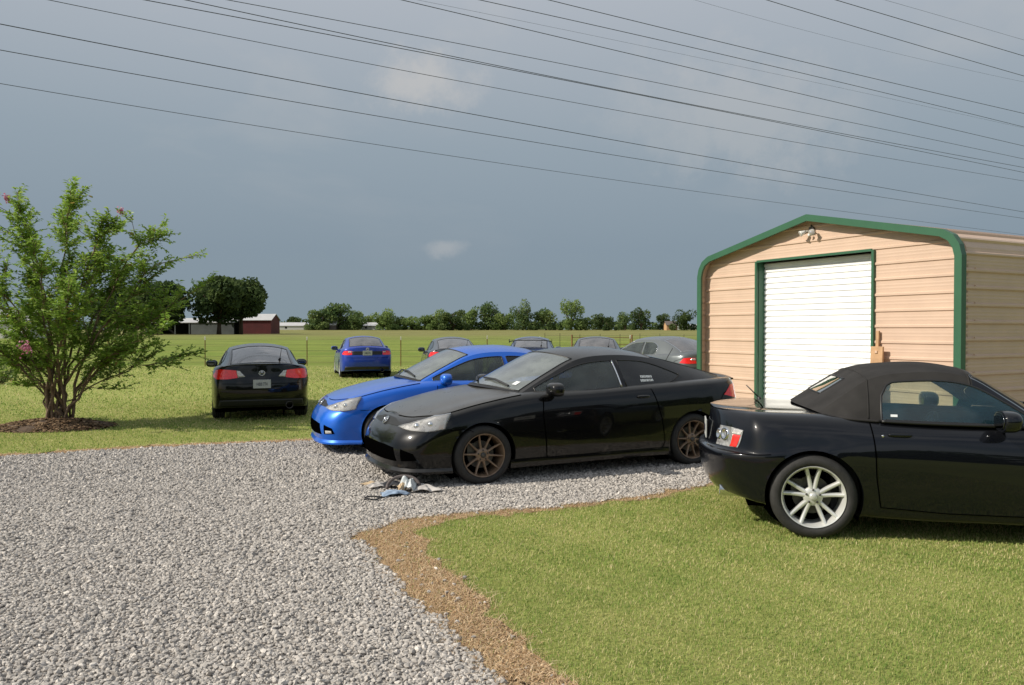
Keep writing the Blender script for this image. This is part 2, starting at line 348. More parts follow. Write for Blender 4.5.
def seam(mb, net, path, w=.006, off=.0035, n=30, sides=(1, -1)):
    path = np.asarray(path, float); t = np.linspace(0, 1, n); k = np.linspace(0, 1, len(path))
    u = np.interp(t, k, path[:, 0]); v = np.interp(t, k, path[:, 1]); p = net.at(u, v); nn = net.normal(u, v)
    d = np.gradient(p, axis=0); d /= np.maximum(np.linalg.norm(d, axis=1, keepdims=True), 1e-9); s = np.cross(d, nn)
    q = np.stack([p + nn * off - s * w / 2, p + nn * off + s * w / 2], 1).reshape(-1, 3)
    f = [(2 * i, 2 * i + 1, 2 * i + 3, 2 * i + 2) for i in range(n - 1)]
    for sd in sides: mb.add(q * (FL if sd < 0 else 1), f)

def build_body(net, axles, arch_r, hole=None, nsub=11, msub=7, zc=None):
    us = np.linspace(0, net.Cn - 1, (net.Cn - 1) * nsub + 1); vs_ = np.linspace(0, net.Rn - 1, (net.Rn - 1) * msub + 1)
    Gd = net.grid(us, vs_); nr, nc = Gd.shape[:2]; V = Gd.reshape(-1, 3).copy(); F = grid_faces(nr, nc); keep = np.ones(len(F), bool); oncirc = np.zeros(len(V), bool)
    for xa, za in axles:
        dx, dz = V[:, 0] - xa, V[:, 2] - za; rr = np.hypot(dx, dz); ins = (rr < arch_r) & (V[:, 1] > .5) & (V[:, 2] < za + arch_r + .05)
        fi = ins[F]; keep &= ~fi.all(1); part = fi.any(1) & ~fi.all(1) & keep; mv = np.unique(F[part]); mv = mv[ins[mv]]
        k = arch_r / np.maximum(rr[mv], 1e-4); V[mv, 0] = xa + dx[mv] * k; V[mv, 2] = za + dz[mv] * k; oncirc[mv] = True
    if hole is not None:
        c = V[F].mean(1); vr = vs_[np.arange(len(F)) // (nc - 1)]; keep &= ~(hole(c) & (vr > net.Rn - 2.9))
    F = F[keep]; mb = MB(); mb.add(V, F); mb.add(V * FL, F[:, ::-1])
    me = bpy.data.meshes.new('body'); me.from_pydata(mb.v, [], mb.f); bm = bmesh.new(); bm.from_mesh(me)
    bmesh.ops.remove_doubles(bm, verts=bm.verts, dist=.0006)
    bmesh.ops.delete(bm, geom=[v for v in bm.verts if not v.link_faces], context='VERTS')
    bmesh.ops.dissolve_degenerate(bm, dist=1e-5, edges=bm.edges)
    bmesh.ops.recalc_face_normals(bm, faces=bm.faces)
    es = []
    for e in bm.edges:
        if e.is_boundary:
            for xa, za in axles:
                if all(abs(math.hypot(v.co.x - xa, v.co.z - za) - arch_r) < .004 and abs(v.co.y) > .5 for v in e.verts): es.append(e); break
    r = bmesh.ops.extrude_edge_only(bm, edges=es)
    for g in r['geom']:
        if isinstance(g, bmesh.types.BMVert): g.co.y -= math.copysign(.07, g.co.y)
    if sum(f.normal.dot(f.calc_center_median() - Vector((1.3, 0, .4))) for f in bm.faces) < 0: bmesh.ops.reverse_faces(bm, faces=bm.faces)
    bm.to_mesh(me); bm.free(); me.polygons.foreach_set('use_smooth', [True] * len(me.polygons)); me.set_sharp_from_angle(angle=.9)
    return me

class House:
    """greenhouse: side surface base -> rail and top surface rail -> centre, along stations j"""
    def __init__(s, base, rail, cen, bulge=.018, crown=2.2):
        s.b, s.r, s.c = (np.asarray(a, float) for a in (base, rail, cen)); s.J = len(s.b); s.bulge = bulge; s.crown = crown
        ch = np.linalg.norm(np.diff(s.r, axis=0), axis=1); s.k = np.concatenate([[0], np.cumsum(ch)])
    def W(s, u): return herm_w(s.k, np.interp(u, np.arange(s.J), s.k))
    def side(s, u, v):
        u, v = np.broadcast_arrays(np.asarray(u, float), np.asarray(v, float)); w = s.W(u.ravel()); b = (w @ s.b).reshape(u.shape + (3,)); r = (w @ s.r).reshape(u.shape + (3,))
        p = b + (r - b) * v[..., None]; h = np.clip((r - b)[..., 2] / .35, 0, 1); p[..., 1] += s.bulge * h * np.sin(np.pi * np.clip(v, 0, 1)); return p
    def top(s, u, w_):
        u, w_ = np.broadcast_arrays(np.asarray(u, float), np.asarray(w_, float)); w = s.W(u.ravel()); r = (w @ s.r).reshape(u.shape + (3,)); c = (w @ s.c).reshape(u.shape + (3,))
        q = 1 - (1 - w_) ** s.crown; p = np.empty(u.shape + (3,)); p[..., 0] = r[..., 0] + (c - r)[..., 0] * (1 - (1 - w_) ** 2); p[..., 1] = r[..., 1] * (1 - w_); p[..., 2] = r[..., 2] + (c - r)[..., 2] * q; return p

def house_meshes(H, side_wins, top_wins, nj=14, nv=(3, 8, 4), ntop=(3, 12)):
    """side_wins: (name,u0,u1,vl(u),vh(u)); top_wins: (name,u0,u1,w0). Returns {'frame': MB, (name, side): MB}"""
    out = {}
    def get(k): return out.setdefault(k, MB())
    br = sorted({0, H.J - 1} | {x for w in side_wins for x in w[1:3]})
    us = np.unique(np.concatenate([np.linspace(a, b, max(2, int((b - a) * nj)) + 1) for a, b in zip(br[:-1], br[1:])]).round(6))
    vl = np.full(len(us), .1); vh = np.full(len(us), .85)
    for w in side_wins:
        m_ = (us >= w[1] - 1e-6) & (us <= w[2] + 1e-6); vl[m_] = [w[3](x) for x in us[m_]]; vh[m_] = [w[4](x) for x in us[m_]]
    rows = np.concatenate([np.linspace(np.zeros_like(vl), vl, nv[0] + 1), np.linspace(vl, vh, nv[1] + 1)[1:], np.linspace(vh, np.ones_like(vh), nv[2] + 1)[1:]])
    P = H.side(us[None] + 0 * rows, rows)
    for i in range(rows.shape[0] - 1):
        for j in range(len(us) - 1):
            key = 'frame'
            if nv[0] <= i < nv[0] + nv[1]:
                for w in side_wins:
                    if w[1] - 1e-6 <= us[j] and us[j + 1] <= w[2] + 1e-6: key = w[0]
            q = [P[i, j], P[i, j + 1], P[i + 1, j + 1], P[i + 1, j]]
            um = (us[j] + us[j + 1]) / 2
            for sd in (1, -1):
                qq = [p * (FL if sd < 0 else 1) for p in q]
                get(('frame', um) if key == 'frame' else (key, sd)).add(qq, [(0, 1, 2, 3) if sd > 0 else (3, 2, 1, 0)])
    br = sorted({0, H.J - 1} | {x for w in top_wins for x in w[1:3]})
    us = np.unique(np.concatenate([np.linspace(a, b, max(2, int((b - a) * nj)) + 1) for a, b in zip(br[:-1], br[1:])]).round(6))
    wb = sorted({0, 1} | {w[3] for w in top_wins}); ws = np.unique(np.concatenate([np.linspace(a, b, max(3, int((b - a) * 15)) + 1) for a, b in zip(wb[:-1], wb[1:])]).round(6))
    P = H.top(us[None] + 0 * ws[:, None], ws[:, None] + 0 * us[None])
    for i in range(len(ws) - 1):
        for j in range(len(us) - 1):
            key = 'frame'
            for w in top_wins:
                if ws[i] >= w[3] - 1e-6:
                    if w[1] - 1e-6 <= us[j] and us[j + 1] <= w[2] + 1e-6: key = w[0]
            q = [P[i, j], P[i, j + 1], P[i + 1, j + 1], P[i + 1, j]]; um = (us[j] + us[j + 1]) / 2
            for sd in (1, -1):
                qq = [p * (FL if sd < 0 else 1) for p in q]
                get(('frame', um) if key == 'frame' else (key, 0)).add(qq, [(0, 1, 2, 3) if sd > 0 else (3, 2, 1, 0)])
    return out
def house_build(H, wins, tops, parent, frame_of, win_mats, names):
    ms = house_meshes(H, wins, tops); groups = {}; objs = {}
    for k, mb in ms.items():
        if k[0] == 'frame': g = frame_of(k[1]); t = groups.setdefault(g, MB()); t.add(mb.v, mb.f)
        else: objs[k] = mb.build(names[k[0]], win_mats[k[0]], parent, smooth=True, merge=.0002)
    for (nm, mt), mb in groups.items(): objs[nm] = mb.build(nm, mt, parent, smooth=True, merge=.0003, flat_angle=1.0)
    # rubber seals round the panes
    sl = MB()
    for w in wins:
        lo = [(x, w[3](x)) for x in np.linspace(w[1], w[2], 24)]; hi = [(x, w[4](x)) for x in np.linspace(w[1], w[2], 24)][::-1]
        loop = lo + hi + lo[:1]; p = H.side(np.array([a for a, _ in loop]), np.array([b for _, b in loop]))
        for sd in (1, -1): sl.tube([q * (FL if sd < 0 else 1) for q in p], .0085, 5)
    for w in tops:
        a = [(w[1], x) for x in np.linspace(1, w[3], 12)] + [(x, w[3]) for x in np.linspace(w[1], w[2], 16)] + [(w[2], x) for x in np.linspace(w[3], 1, 12)]
        p = H.top(np.array([q[0] for q in a]), np.array([q[1] for q in a]))
        for sd in (1, -1): sl.tube([q * (FL if sd < 0 else 1) for q in p], .0085, 5)
    sl.build('window_seal', M['trim'], parent, smooth=True)
    return objs

def make_wheel(parent, loc, side, r=.31, w=.215, rim_r=.225, style='ten', rim_mat=None, steer=0.0, cap_mat=None):
    e = empty('wheel', loc, steer + (0 if side > 0 else math.pi), parent); h = w / 2; tw = w / 2
    t = MB(); t.lathe_y([(rim_r - .004, -h + .02), (rim_r + .012, -h + .004), (r - .055, -h - .006), (r - .018, -h + .006), (r - .003, -h + .026), (r, 0), (r - .003, h - .026), (r - .018, h - .006), (r - .055, h + .006), (rim_r + .012, h - .004), (rim_r - .004, h - .02)], 64)
    for k in (-.035, .0, .035): t.lathe_y([(r + .0008, k - .004), (r + .0008, k + .004)], 64, mi=1)
    t.build('tyre', [M['rubber'], M['gap']], e, smooth=True)
    q = MB(); fy = h - .012
    q.lathe_y([(rim_r * .93, -h + .01), (rim_r * .9, 0), (rim_r * .905, fy - .03), (rim_r * .945, fy - .012), (rim_r * .965, fy + .004), (rim_r * 1.0, fy + .008), (rim_r * 1.012, fy + .002), (rim_r * 1.012, fy - .012)], 64)
    def spoke(a0, a1, w0, w1, y0, y1, r0, r1, th=.022):
        K = 7; vs_ = []
        for i in range(K):
            s = i / (K - 1); rr = r0 + (r1 - r0) * s; a = a0 + (a1 - a0) * s; ww = (w0 + (w1 - w0) * s) / 2; y = y0 + (y1 - y0) * s - .012 * math.sin(math.pi * s)
            c = Vector((math.cos(a) * rr, 0, math.sin(a) * rr)); d = Vector((-math.sin(a), 0, math.cos(a)))
            for sx, yy in ((-1, y - th), (-.75, y - .004), (-.35, y), (.35, y), (.75, y - .004), (1, y - th)): p = c + d * ww * sx; vs_.append((p.x, yy, p.z))
        q.add(vs_, [(i * 6 + j, i * 6 + (j + 1) % 6, (i + 1) * 6 + (j + 1) % 6, (i + 1) * 6 + j) for i in range(K - 1) for j in range(6)])
    if style == 'ten':
        for k in range(10): a = 6.283185 * k / 10 + .1; spoke(a, a, .03, .017, fy - .03, fy - .004, .04, rim_r * .95)
    elif style == 'pairs':
        for k in range(5):
            a = 6.283185 * k / 5 + math.pi / 2
            for s in (-1, 1): spoke(a + s * .20, a + s * .225, .036, .030, fy - .024, fy - .005, .05, rim_r * .95, .03)
    else:
        for k in range(5): a = 6.283185 * k / 5 + math.pi / 2; spoke(a, a, .07, .045, fy - .022, fy - .006, .05, rim_r * .95, .03)
    q.lathe_y([(0, fy - .022), (.03, fy - .022), (.056, fy - .024), (.07, fy - .034), (.072, fy - .06)], 32)
    q.build('rim', rim_mat or M['bronze'], e, smooth=True, flat_angle=.8)
    c = MB(); c.lathe_y([(0, fy - .004), (.018, fy - .005), (.027, fy - .01), (.028, fy - .025)], 24)
    for k in range(5):
        a = 6.283185 * k / 5 + math.pi / 2; c.sup((.05 * math.cos(a), fy - .024, .05 * math.sin(a)), (.009, .012, .009), (1, 1), 8, 6, 1)
    c.build('hub_cap', [cap_mat or M['dark_metal'], M['dark_metal']], e, smooth=True)
    b = MB(); b.lathe_y([(.06, .01), (.14, .01), (.14, -.015), (.06, -.015)], 40); b.box((.11, -.005, .06), (.08, .07, .12)); b.lathe_y([(0, .0), (.075, .0), (.075, -.03)], 24)
    b.build('brake_disc', M['dark_metal'], e)
    return e

def wheel_wells(parent, axles, r, w):
    for xa, za in axles:
        for sd in (1, -1):
            mb = MB(); n = 24; vs_ = []
            for k in range(n + 1):
                a = -.5 + (math.pi + 1.0) * k / n
                for y in (.42, w): vs_.append((xa + math.cos(a) * (r + .012), sd * y, za + math.sin(a) * (r + .012)))
            mb.add(vs_, [(2 * i, 2 * i + 1, 2 * i + 3, 2 * i + 2) for i in range(n)])
            m_ = len(vs_); c = [(xa, sd * .42, za)] + [(xa + math.cos(6.2832 * k / 24) * (r + .012), sd * .42, za + math.sin(6.2832 * k / 24) * (r + .012)) for k in range(24)]
            mb.add(c, [(0, 1 + k, 1 + (k + 1) % 24) for k in range(24)]); mb.build('wheel_well', M['gap'], parent, merge=.0001)

def mirror(parent, loc, m, side, scale=1.0, rake=0.0):
    mb = MB(); s = scale; mb.sup((0, 0, 0), (.085 * s, .115 * s, .075 * s), (.7, .75), 24, 14)
    vs_ = [(x - (.02 if False else 0), y, z) for x, y, z in mb.v]
    mb.v = [((x if x > -.04 * s else -.04 * s - (x + .04 * s) * -.12), y, z + (.012 * x)) for x, y, z in vs_]
    o = mb.build('mirror', m, parent, smooth=True); o.location = (loc[0], loc[1] * side, loc[2])
    a = MB(); a.sup((.02, -.10 * side * s, -.055 * s), (.035, .075, .02), (.8, .8), 14, 8); st = a.build('mirror_stalk', M['trim'], o, smooth=True)
    g = MB(); g.sup((-.047 * s, 0, 0), (.006, .095 * s, .056 * s), (.7, .75), 20, 8); g.build('mirror_glass', M['mirror_face'], o, smooth=True)
    return o

def interior(parent, xs, zf, wide, dash_x, seats=True, wheel_x=None, rear=True, hw=.62, seat_back=.62, headrest=True):
    fl = MB(); fl.box(((xs[0] + xs[1]) / 2, 0, zf), (xs[1] - xs[0], hw * 2, .02)); fl.box((xs[0] + .03, 0, zf + .28), (.04, hw * 2, .5))
    for s in (1, -1): fl.box(((xs[0] + xs[1]) / 2, s * (hw + .01), zf + .25), (xs[1] - xs[0], .02, .5))
    fl.build('cabin_floor', M['interior'], parent)
    d = MB(); d.sup((dash_x, 0, zf + .47), (.28, hw, .13), (.3, .5), 28, 10); d.build('dashboard', M['interior'], parent, smooth=True)
    def seat(x, y, back=seat_back, head=True):
        s_ = MB(); s_.sup((x + .12, y, zf + .17), (.27, .25, .10), (.45, .6)); rt = Matrix.Rotation(-.28, 3, 'Y')
        s_.sup((x - .19, y, zf + .17 + back * .5), (.085, .24, back * .55), (.5, .5), rot=rt)
        if head: s_.sup((x - .30, y, zf + .17 + back * 1.18), (.055, .13, .09), (.6, .6), rot=rt)
        s_.build('seat', M['seat'], parent, smooth=True)
    seat(wide[0], .36, head=headrest); seat(wide[0], -.36, head=headrest)
    if rear:
        s_ = MB(); s_.sup((wide[1], 0, zf + .15), (.25, hw * .9, .12), (.3, .5)); s_.sup((wide[1] - .28, 0, zf + .36), (.09, hw * .9, .26), (.3, .5), rot=Matrix.Rotation(-.4, 3, 'Y'))
        s_.build('rear_seat', M['seat'], parent, smooth=True)
    if wheel_x:
        w_ = MB(); rt = Matrix.Rotation(-1.15, 3, 'Y'); w_.tube([Vector((wheel_x, .36, zf + .52)) + rt @ Vector((.18 * math.cos(a), .18 * math.sin(a), 0)) for a in np.linspace(0, 6.2832, 29)], .014, 8)
        w_.tube([(wheel_x, .36, zf + .52), (wheel_x + .25, .36, zf + .42)], .04, 8)
        w_.build('steering_wheel', M['interior'], parent, smooth=True)

def plate(parent, loc, text, tilt=0.0):
    e = MB(); e.box((0, 0, 0), (.012, .305, .155)); o = e.build('license_plate', M['plate'], parent, bevel=.004); o.location = loc; o.rotation_euler = (0, tilt, 0)
    c = bpy.data.curves.new('plate_text', 'FONT'); c.body = text; c.size = .085; c.align_x = 'CENTER'; c.align_y = 'CENTER'; c.extrude = .001; c.materials.append(M['plate_ink'])
    tmp = bpy.data.objects.new('plate_tmp', c); me = bpy.data.meshes.new_from_object(tmp); bpy.data.objects.remove(tmp); me.materials.clear(); me.materials.append(M['plate_ink'])
    t = bpy.data.objects.new('plate_text', me); COL.objects.link(t); t.parent = o; t.location = (-.008, 0, -.006); t.rotation_euler = (R(90), 0, R(-90)); t.scale = (.62, 1, 1)
    return o

def base_net(spec):
    """rows: (y scale, xf, xr, [(x,z)...], tuck) over shared columns"""
    W_ = spec['W'] / 2; cy = np.array(spec['cy']) * W_; mid = spec['mid']; P = []
    nf, nb = len(spec['fo']), len(spec['ro'])
    for ys, xf, xr, zz in spec['rows']:
        x = np.concatenate([xf - np.array(spec['fo']), mid, xr + np.array(spec['ro'])]); z = np.interp(x[::-1] * -1 if False else x, [a for a, _ in sorted(zz)], [b for _, b in sorted(zz)])
        P.append(np.stack([x, cy * ys, z], -1))
    return Net(np.array(P))

COUPE = dict(W=1.725, fo=[0, .012, .07, .22], mid=[2.95, 2.57, 2.05, 1.4, .7, 0, -.38], ro=[.17, .05, .012, 0],
    cy=[0, .30 / .8625, .58 / .8625, .765 / .8625, .955, .99, 1, 1, 1, 1, .985, .865, .58, .29, 0],
    rows=[(.80, 3.28, -.66, [(-.9, .30), (0, .20), (3.6, .17)]),
          (.955, 3.39, -.80, [(-.9, .27), (-.4, .22), (0, .165), (2.5, .155), (3.1, .165), (3.6, .15)]),
          (.985, 3.425, -.855, [(-.9, .36), (0, .28), (2.6, .265), (3.6, .27)]),
          (1.0, 3.42, -.885, [(-.9, .53), (0, .48), (2.6, .44), (3.6, .42)]),
          (1.0, 3.375, -.875, [(-.9, .70), (0, .66), (1.4, .62), (2.6, .57), (3.1, .535), (3.6, .51)]),
          (.985, 3.315, -.85, [(-.9, .84), (0, .83), (1.4, .775), (2.05, .745), (2.6, .69), (3.1, .61), (3.6, .57)]),
          (.945, 3.275, -.84, [(-.9, .97), (-.3, .955), (.4, .93), (1.4, .885), (2.05, .865), (2.6, .79), (3.0, .70), (3.25, .645), (3.6, .60)]),
          (.60, 3.235, -.84, [(-.9, 1.005), (-.5, 1.0), (0, .99), (1.4, .95), (2.15, .935), (2.6, .855), (3.0, .755), (3.25, .675), (3.6, .60)]),
          (0, 3.225, -.84, [(-.9, 1.01), (-.5, 1.01), (0, 1.0), (1.4, .97), (2.2, .955), (2.6, .875), (3.0, .775), (3.25, .69), (3.6, .60)])])
COUPE_HOUSE = dict(
    base=[(2.08, .72, .875), (1.70, .755, .885), (1.32, .772, .895), (.85, .770, .915), (.40, .757, .935), (-.12, .72, .962), (-.62, .645, .985)],
    rail=[(2.10, .685, .905), (1.73, .625, 1.095), (1.36, .575, 1.255), (.90, .562, 1.298), (.42, .548, 1.258), (-.12, .548, 1.142), (-.64, .58, 1.0)],
    cen=[(2.30, 0, .95), (1.90, 0, 1.155), (1.50, 0, 1.335), (.92, 0, 1.385), (.48, 0, 1.345), (-.10, 0, 1.205), (-.70, 0, 1.03)])

def cut_hole(Hb, shrink=.035):
    pts = np.array([(p[0], max(p[1] - shrink, 0)) for p in Hb]); xs, ys = pts[::-1, 0], pts[::-1, 1]
    return lambda c: (c[:, 0] > xs[0] + .06) & (c[:, 0] < xs[-1] + .02) & (np.abs(c[:, 1]) < np.interp(c[:, 0], xs, ys))

def make_coupe(name, pm, hood_m=None, rim='ten', rim_mat=None, wing=None, plate_text=None, stickers=False, scale=1.0, steer=0.0, mirror_m=None, side_glass=None, antenna=True, notch=False, fog=False):
    root = empty(name); S = COUPE; net = base_net(S); hd = COUPE_HOUSE; H = House(hd['base'], hd['rail'], hd['cen'])
    if notch: H = House(NOTCH_HOUSE['base'], NOTCH_HOUSE['rail'], NOTCH_HOUSE['cen'])
    axles = [(0, .305), (2.57, .305)]
    me = build_body(net, axles, .338, cut_hole(H.b)); me.materials.append(pm); body = bpy.data.objects.new('body', me); COL.objects.link(body); body.parent = root
    wheel_wells(root, axles, .338, .80)
    un = MB(); un.box((1.3, 0, .185), (3.6, 1.2, .03)); un.box((1.28, 0, .2), (1.8, 1.5, .05)); un.build('underbody', M['gap'], root)
    # hood, doors, lids
    hood = add_patch('hood', net, ([(1.0, 7.0), (2.0, 6.5), (3.1, 6.2), (4.2, 6.18), (5.2, 6.2), (5.85, 6.25)], [(1.0, 8), (2, 8), (3, 8), (4, 8), (5, 8), (5.7, 8)]), hood_m or pm, root, .004, (40, 14), .012, one=True)[0]
    gap = MB()
    hp = [(1.0, 7.0), (2.0, 6.5), (3.1, 6.2), (4.2, 6.18), (5.2, 6.2), (5.85, 6.25)]; seam(gap, net, hp, .009, .0055, 50)
    dq = ([(6.28, 1.45), (7, 1.4), (7.6, 1.4), (8.35, 1.5)], [(6.22, 5.93), (7, 5.95), (7.6, 5.95), (8.18, 5.96)])
    for o in add_patch('door', net, dq, pm, root, .002, (24, 20), .004):
        pass
    doors = [o for o in root.children if o.name.startswith('door')]
    seam(gap, net, [(6.22, 5.95), (6.2, 4.5), (6.24, 3), (6.28, 1.45)], .008, .004); seam(gap, net, [(6.28, 1.45), (7, 1.4), (7.6, 1.4), (8.35, 1.5)], .007, .004)
    seam(gap, net, [(8.35, 1.5), (8.42, 2.2), (8.36, 3.5), (8.25, 5), (8.18, 5.95)], .008, .004)
    seam(gap, net, [(11.05, 5.6), (10.2, 5.0), (9.9, 4.2), (9.65, 3.9)], .006, .004); seam(gap, net, [(4.1, 4.3), (4.55, 4.2), (4.7, 3.9)], .006, .004)
    seam(gap, net, [(11.35, 3.95), (12.5, 3.9), (13.5, 3.9), (14, 3.9)], .008, .004)
    gap.build('shut_line', M['gap'], root)
    for i, o in enumerate(doors):
        sd = 1 if i == 0 else -1; hh = MB(); c = net.at(8.02, 5.25); hh.sup(c * np.array([1, sd, 1]) + np.array([0, sd * .006, 0]), (.085, .022, .018), (.6, .7), 18, 8); hh.build('door_handle', pm, o, smooth=True)
    # front end
    add_patch('headlight', net, ([(1.45, 4.95), (2.2, 4.6), (3.0, 4.45), (3.85, 4.6)], [(1.65, 5.2), (2.35, 5.9), (3.1, 6.12), (4.15, 6.05)]), M['head_inner'], root, .004, (24, 12), .01)
    for o in [c for c in root.children if c.name.startswith('headlight')]:
        sd = 1 if sum(v.co.y for v in o.data.vertices) > 0 else -1
        for u, v in ((2.35, 5.2), (2.95, 5.35)):
            b_ = MB(); c = net.at(u, v) * np.array([1, sd, 1]); b_.sup(c, (.03, .03, .034), (1, 1), 16, 10); b_.build('lamp_bowl', M['chrome'], o, smooth=True)
        mb = MB(); mb.add(*patch(net, ([(3.5, 4.62), (3.8, 4.66)], [(3.55, 5.1), (3.9, 5.15)]), .006, (6, 4), .004, sd)); mb.build('turn_signal', M['amber'], o, smooth=True)
        mb = MB(); mb.add(*patch(net, ([(1.4, 4.9), (2.2, 4.55), (3.0, 4.4), (3.9, 4.55)], [(1.6, 5.25), (2.33, 5.95), (3.1, 6.17), (4.2, 6.1)]), .016, (24, 12), .012, sd)); mb.build('headlight_cover', M['clear'], o, smooth=True)
    gr = add_patch('grille', net, ([(0, 5.0), (.7, 5.0), (1.45, 5.05)], [(0, 6.3), (.7, 6.2), (1.5, 5.4)]), M['trim'], root, .003, (14, 8), .006, one=True)[0]
    em = MB(); c = net.at(0, 5.45); n_ = net.normal(np.array([0.0]), np.array([5.45]))[0]; rt = Vector(n_).to_track_quat('X', 'Z').to_matrix(); c = Vector(c) + Vector(n_) * .012
    em.tube([c + rt @ Vector((0, .052 * math.cos(a), .043 * math.sin(a))) for a in np.linspace(0, 6.2832, 25)], .006, 6)
    for s in (1, -1): em.tube([c + rt @ Vector((.002, s * .008, .036)), c + rt @ Vector((.002, s * .026, -.034))], .006, 6)
    em.tube([c + rt @ Vector((.002, -.017, -.004)), c + rt @ Vector((.002, .017, -.004))], .005, 6)
    em.build('badge', M['chrome'], gr, smooth=True)
    add_patch('lower_intake', net, ([(0, 1.9), (1, 1.9), (1.9, 1.95)], [(0, 2.9), (1, 2.9), (1.7, 2.8)]), M['gap'], root, .003, (16, 6), .005, one=True)  # flat black patch; the shade of the opening is put into its colour
    add_patch('fog_recess_shade', net, ([(2.15, 2.0), (2.9, 2.1)], [(2.1, 2.75), (2.75, 2.5)]), M['gap'], root, .003, (10, 5), .005)  # flat patch too, its black standing in for shade in a recess
    fg = MB(); 
    for sd in (1, -1): fg.add(*patch(net, ([(2.3, 2.05), (2.75, 2.12)], [(2.28, 2.3), (2.7, 2.3)]), .008, (6, 3), .004, sd))
    if fog: fg.build('fog_lamp', M['white_lens'], root, smooth=True)
    lip = MB(); u = np.linspace(0, 4.15, 40)
    for sd in (1, -1):
        p = net.at(u, np.full(40, 1.15)); nn = net.normal(u, np.full(40, 1.6)); q = [p + nn * .012 + [0, 0, .03], p + nn * .035 + [0, 0, .004], p + nn * .035 - [0, 0, .018], p - nn * .04 - [0, 0, .012]]
        V = np.stack(q, 1).reshape(-1, 3) * (FL if sd < 0 else 1); lip.add(V, [(4 * i + j, 4 * i + j + 1, 4 * i + j + 5, 4 * i + j + 4) for i in range(39) for j in range(3)])
    lip.build('front_lip', pm, root, smooth=True, merge=.0005, recalc=True, flat_angle=.6)
    sk = MB(); u = np.linspace(5.55, 8.5, 30)
    for sd in (1, -1):
        p = net.at(u, np.full(30, 1.5)); q = [p + [0, .006, .04], p + [0, .012, .0], p + [0, .006, -.05], p + [0, -.05, -.06]]
        V = np.stack(q, 1).reshape(-1, 3) * (FL if sd < 0 else 1); sk.add(V, [(4 * i + j, 4 * i + j + 1, 4 * i + j + 5, 4 * i + j + 4) for i in range(29) for j in range(3)])
    sk.build('side_skirt', pm, root, smooth=True, merge=.0005, recalc=True, flat_angle=.6)
    # rear end
    if not notch:
        for o in add_patch('tail_light', net, ([(10.2, 4.85), (10.9, 4.5), (11.7, 4.5), (12.35, 4.68)], [(10.62, 5.66), (11.1, 5.78), (11.7, 5.72), (12.2, 5.62)]), M['red_lens'], root, .006, (24, 10), .01):
            sd = 1 if sum(v.co.y for v in o.data.vertices) > 0 else -1
            mb = MB(); mb.add(*patch(net, ([(12.37, 4.72), (12.85, 4.8)], [(12.22, 5.6), (12.45, 5.55)]), .006, (6, 5), .008, sd)); mb.build('reverse_lamp', M['white_lens'], o, smooth=True)
    else:
        for o in add_patch('tail_light', net, ([(10.6, 4.7), (11.3, 4.55), (12.0, 4.6)], [(10.9, 5.5), (11.4, 5.55), (11.95, 5.5)]), M['red_lens'], root, .006, (20, 10), .01):
            sd = 1 if sum(v.co.y for v in o.data.vertices) > 0 else -1
            mb = MB(); mb.add(*patch(net, ([(11.5, 5.15), (11.92, 5.15)], [(11.55, 5.45), (11.9, 5.42)]), .01, (6, 5), .008, sd)); mb.build('reverse_lamp', M['white_lens'], o, smooth=True)
        mb = MB()
        for sd in (1, -1): mb.add(*patch(net, ([(12.05, 4.6), (14, 4.6)], [(12.0, 5.45), (14, 5.45)]), .003, (16, 5), .006, sd))
        mb.build('tail_panel', M['trim'], root, smooth=True)
    em = MB(); c = Vector(net.at(14.0, 5.25 if not notch else 6.0)) + Vector((-.012, 0, 0))
    em.tube([c + Vector((0, .05 * math.cos(a), .042 * math.sin(a))) for a in np.linspace(0, 6.2832, 25)], .007, 6)
    for s in (1, -1): em.tube([c + Vector((-.002, s * .008, .036)), c + Vector((-.002, s * .026, -.034))], .006, 6)
    em.build('badge', M['chrome'], root, smooth=True)
    if plate_text:
        c = net.at(14.0, 4.0 if not notch else 5.0); plate(root, (c[0] - .015, 0, c[2] - (.02 if not notch else 0)), plate_text)
    mb = MB()
    for sd in (1, -1): mb.add(*patch(net, ([(10.9, 1.4), (14, 1.4)], [(11.1, 2.25), (14, 2.25)]), .003, (20, 6), .006, sd))
    mb.build('rear_valance', M['trim'], root, smooth=True)
    ex = MB(); ex.lathe_y([(.055, -.16), (.06, .0), (.066, .0), (.066, -.16)], 24); ex.lathe_y([(0, -.10), (.056, -.10)], 24, 1)
    o = ex.build('exhaust_tip', [M['dark_metal'], M['gap']], root, smooth=True); o.location = (-.86, -.48, .285); o.rotation_euler = (0, 0, math.pi / 2)
    # roof and glass
    if not notch:
        wins = [('front', .42, 2.86, lambda u: .07 + .10 * max(0, .9 - u), lambda u: .84 - .10 * max(0, .9 - u)),
                ('quarter', 3.02, 4.62, lambda u: .07 + .35 * max(0, (u - 4.1) / .52) ** 2, lambda u: .84 - .40 * max(0, (u - 3.6) / 1.02) ** 2)]
        tops = [('screen', .10, 1.93, .075), ('rear', 4.12, 5.88, .075)]
    else:
        wins = [('front', .42, 2.86, lambda u: .07 + .10 * max(0, .9 - u), lambda u: .84 - .10 * max(0, .9 - u)),
                ('quarter', 3.0, 3.9, lambda u: .07 + .25 * max(0, (u - 3.6) / .3) ** 2, lambda u: .84 - .22 * max(0, (u - 3.4) / .5) ** 2)]
        tops = [('screen', .10, 1.93, .075), ('rear', 4.12, 5.75, .085)]
    sg = side_glass or M['glass']
    objs = house_build(H, wins, tops, root, lambda u: ('roof', pm), dict(front=sg, quarter=M['dark_glass'] if not notch else sg, screen=M['screen'], rear=M['rear_glass']), dict(front='side_window', quarter='quarter_window', screen='windshield', rear='rear_window'))
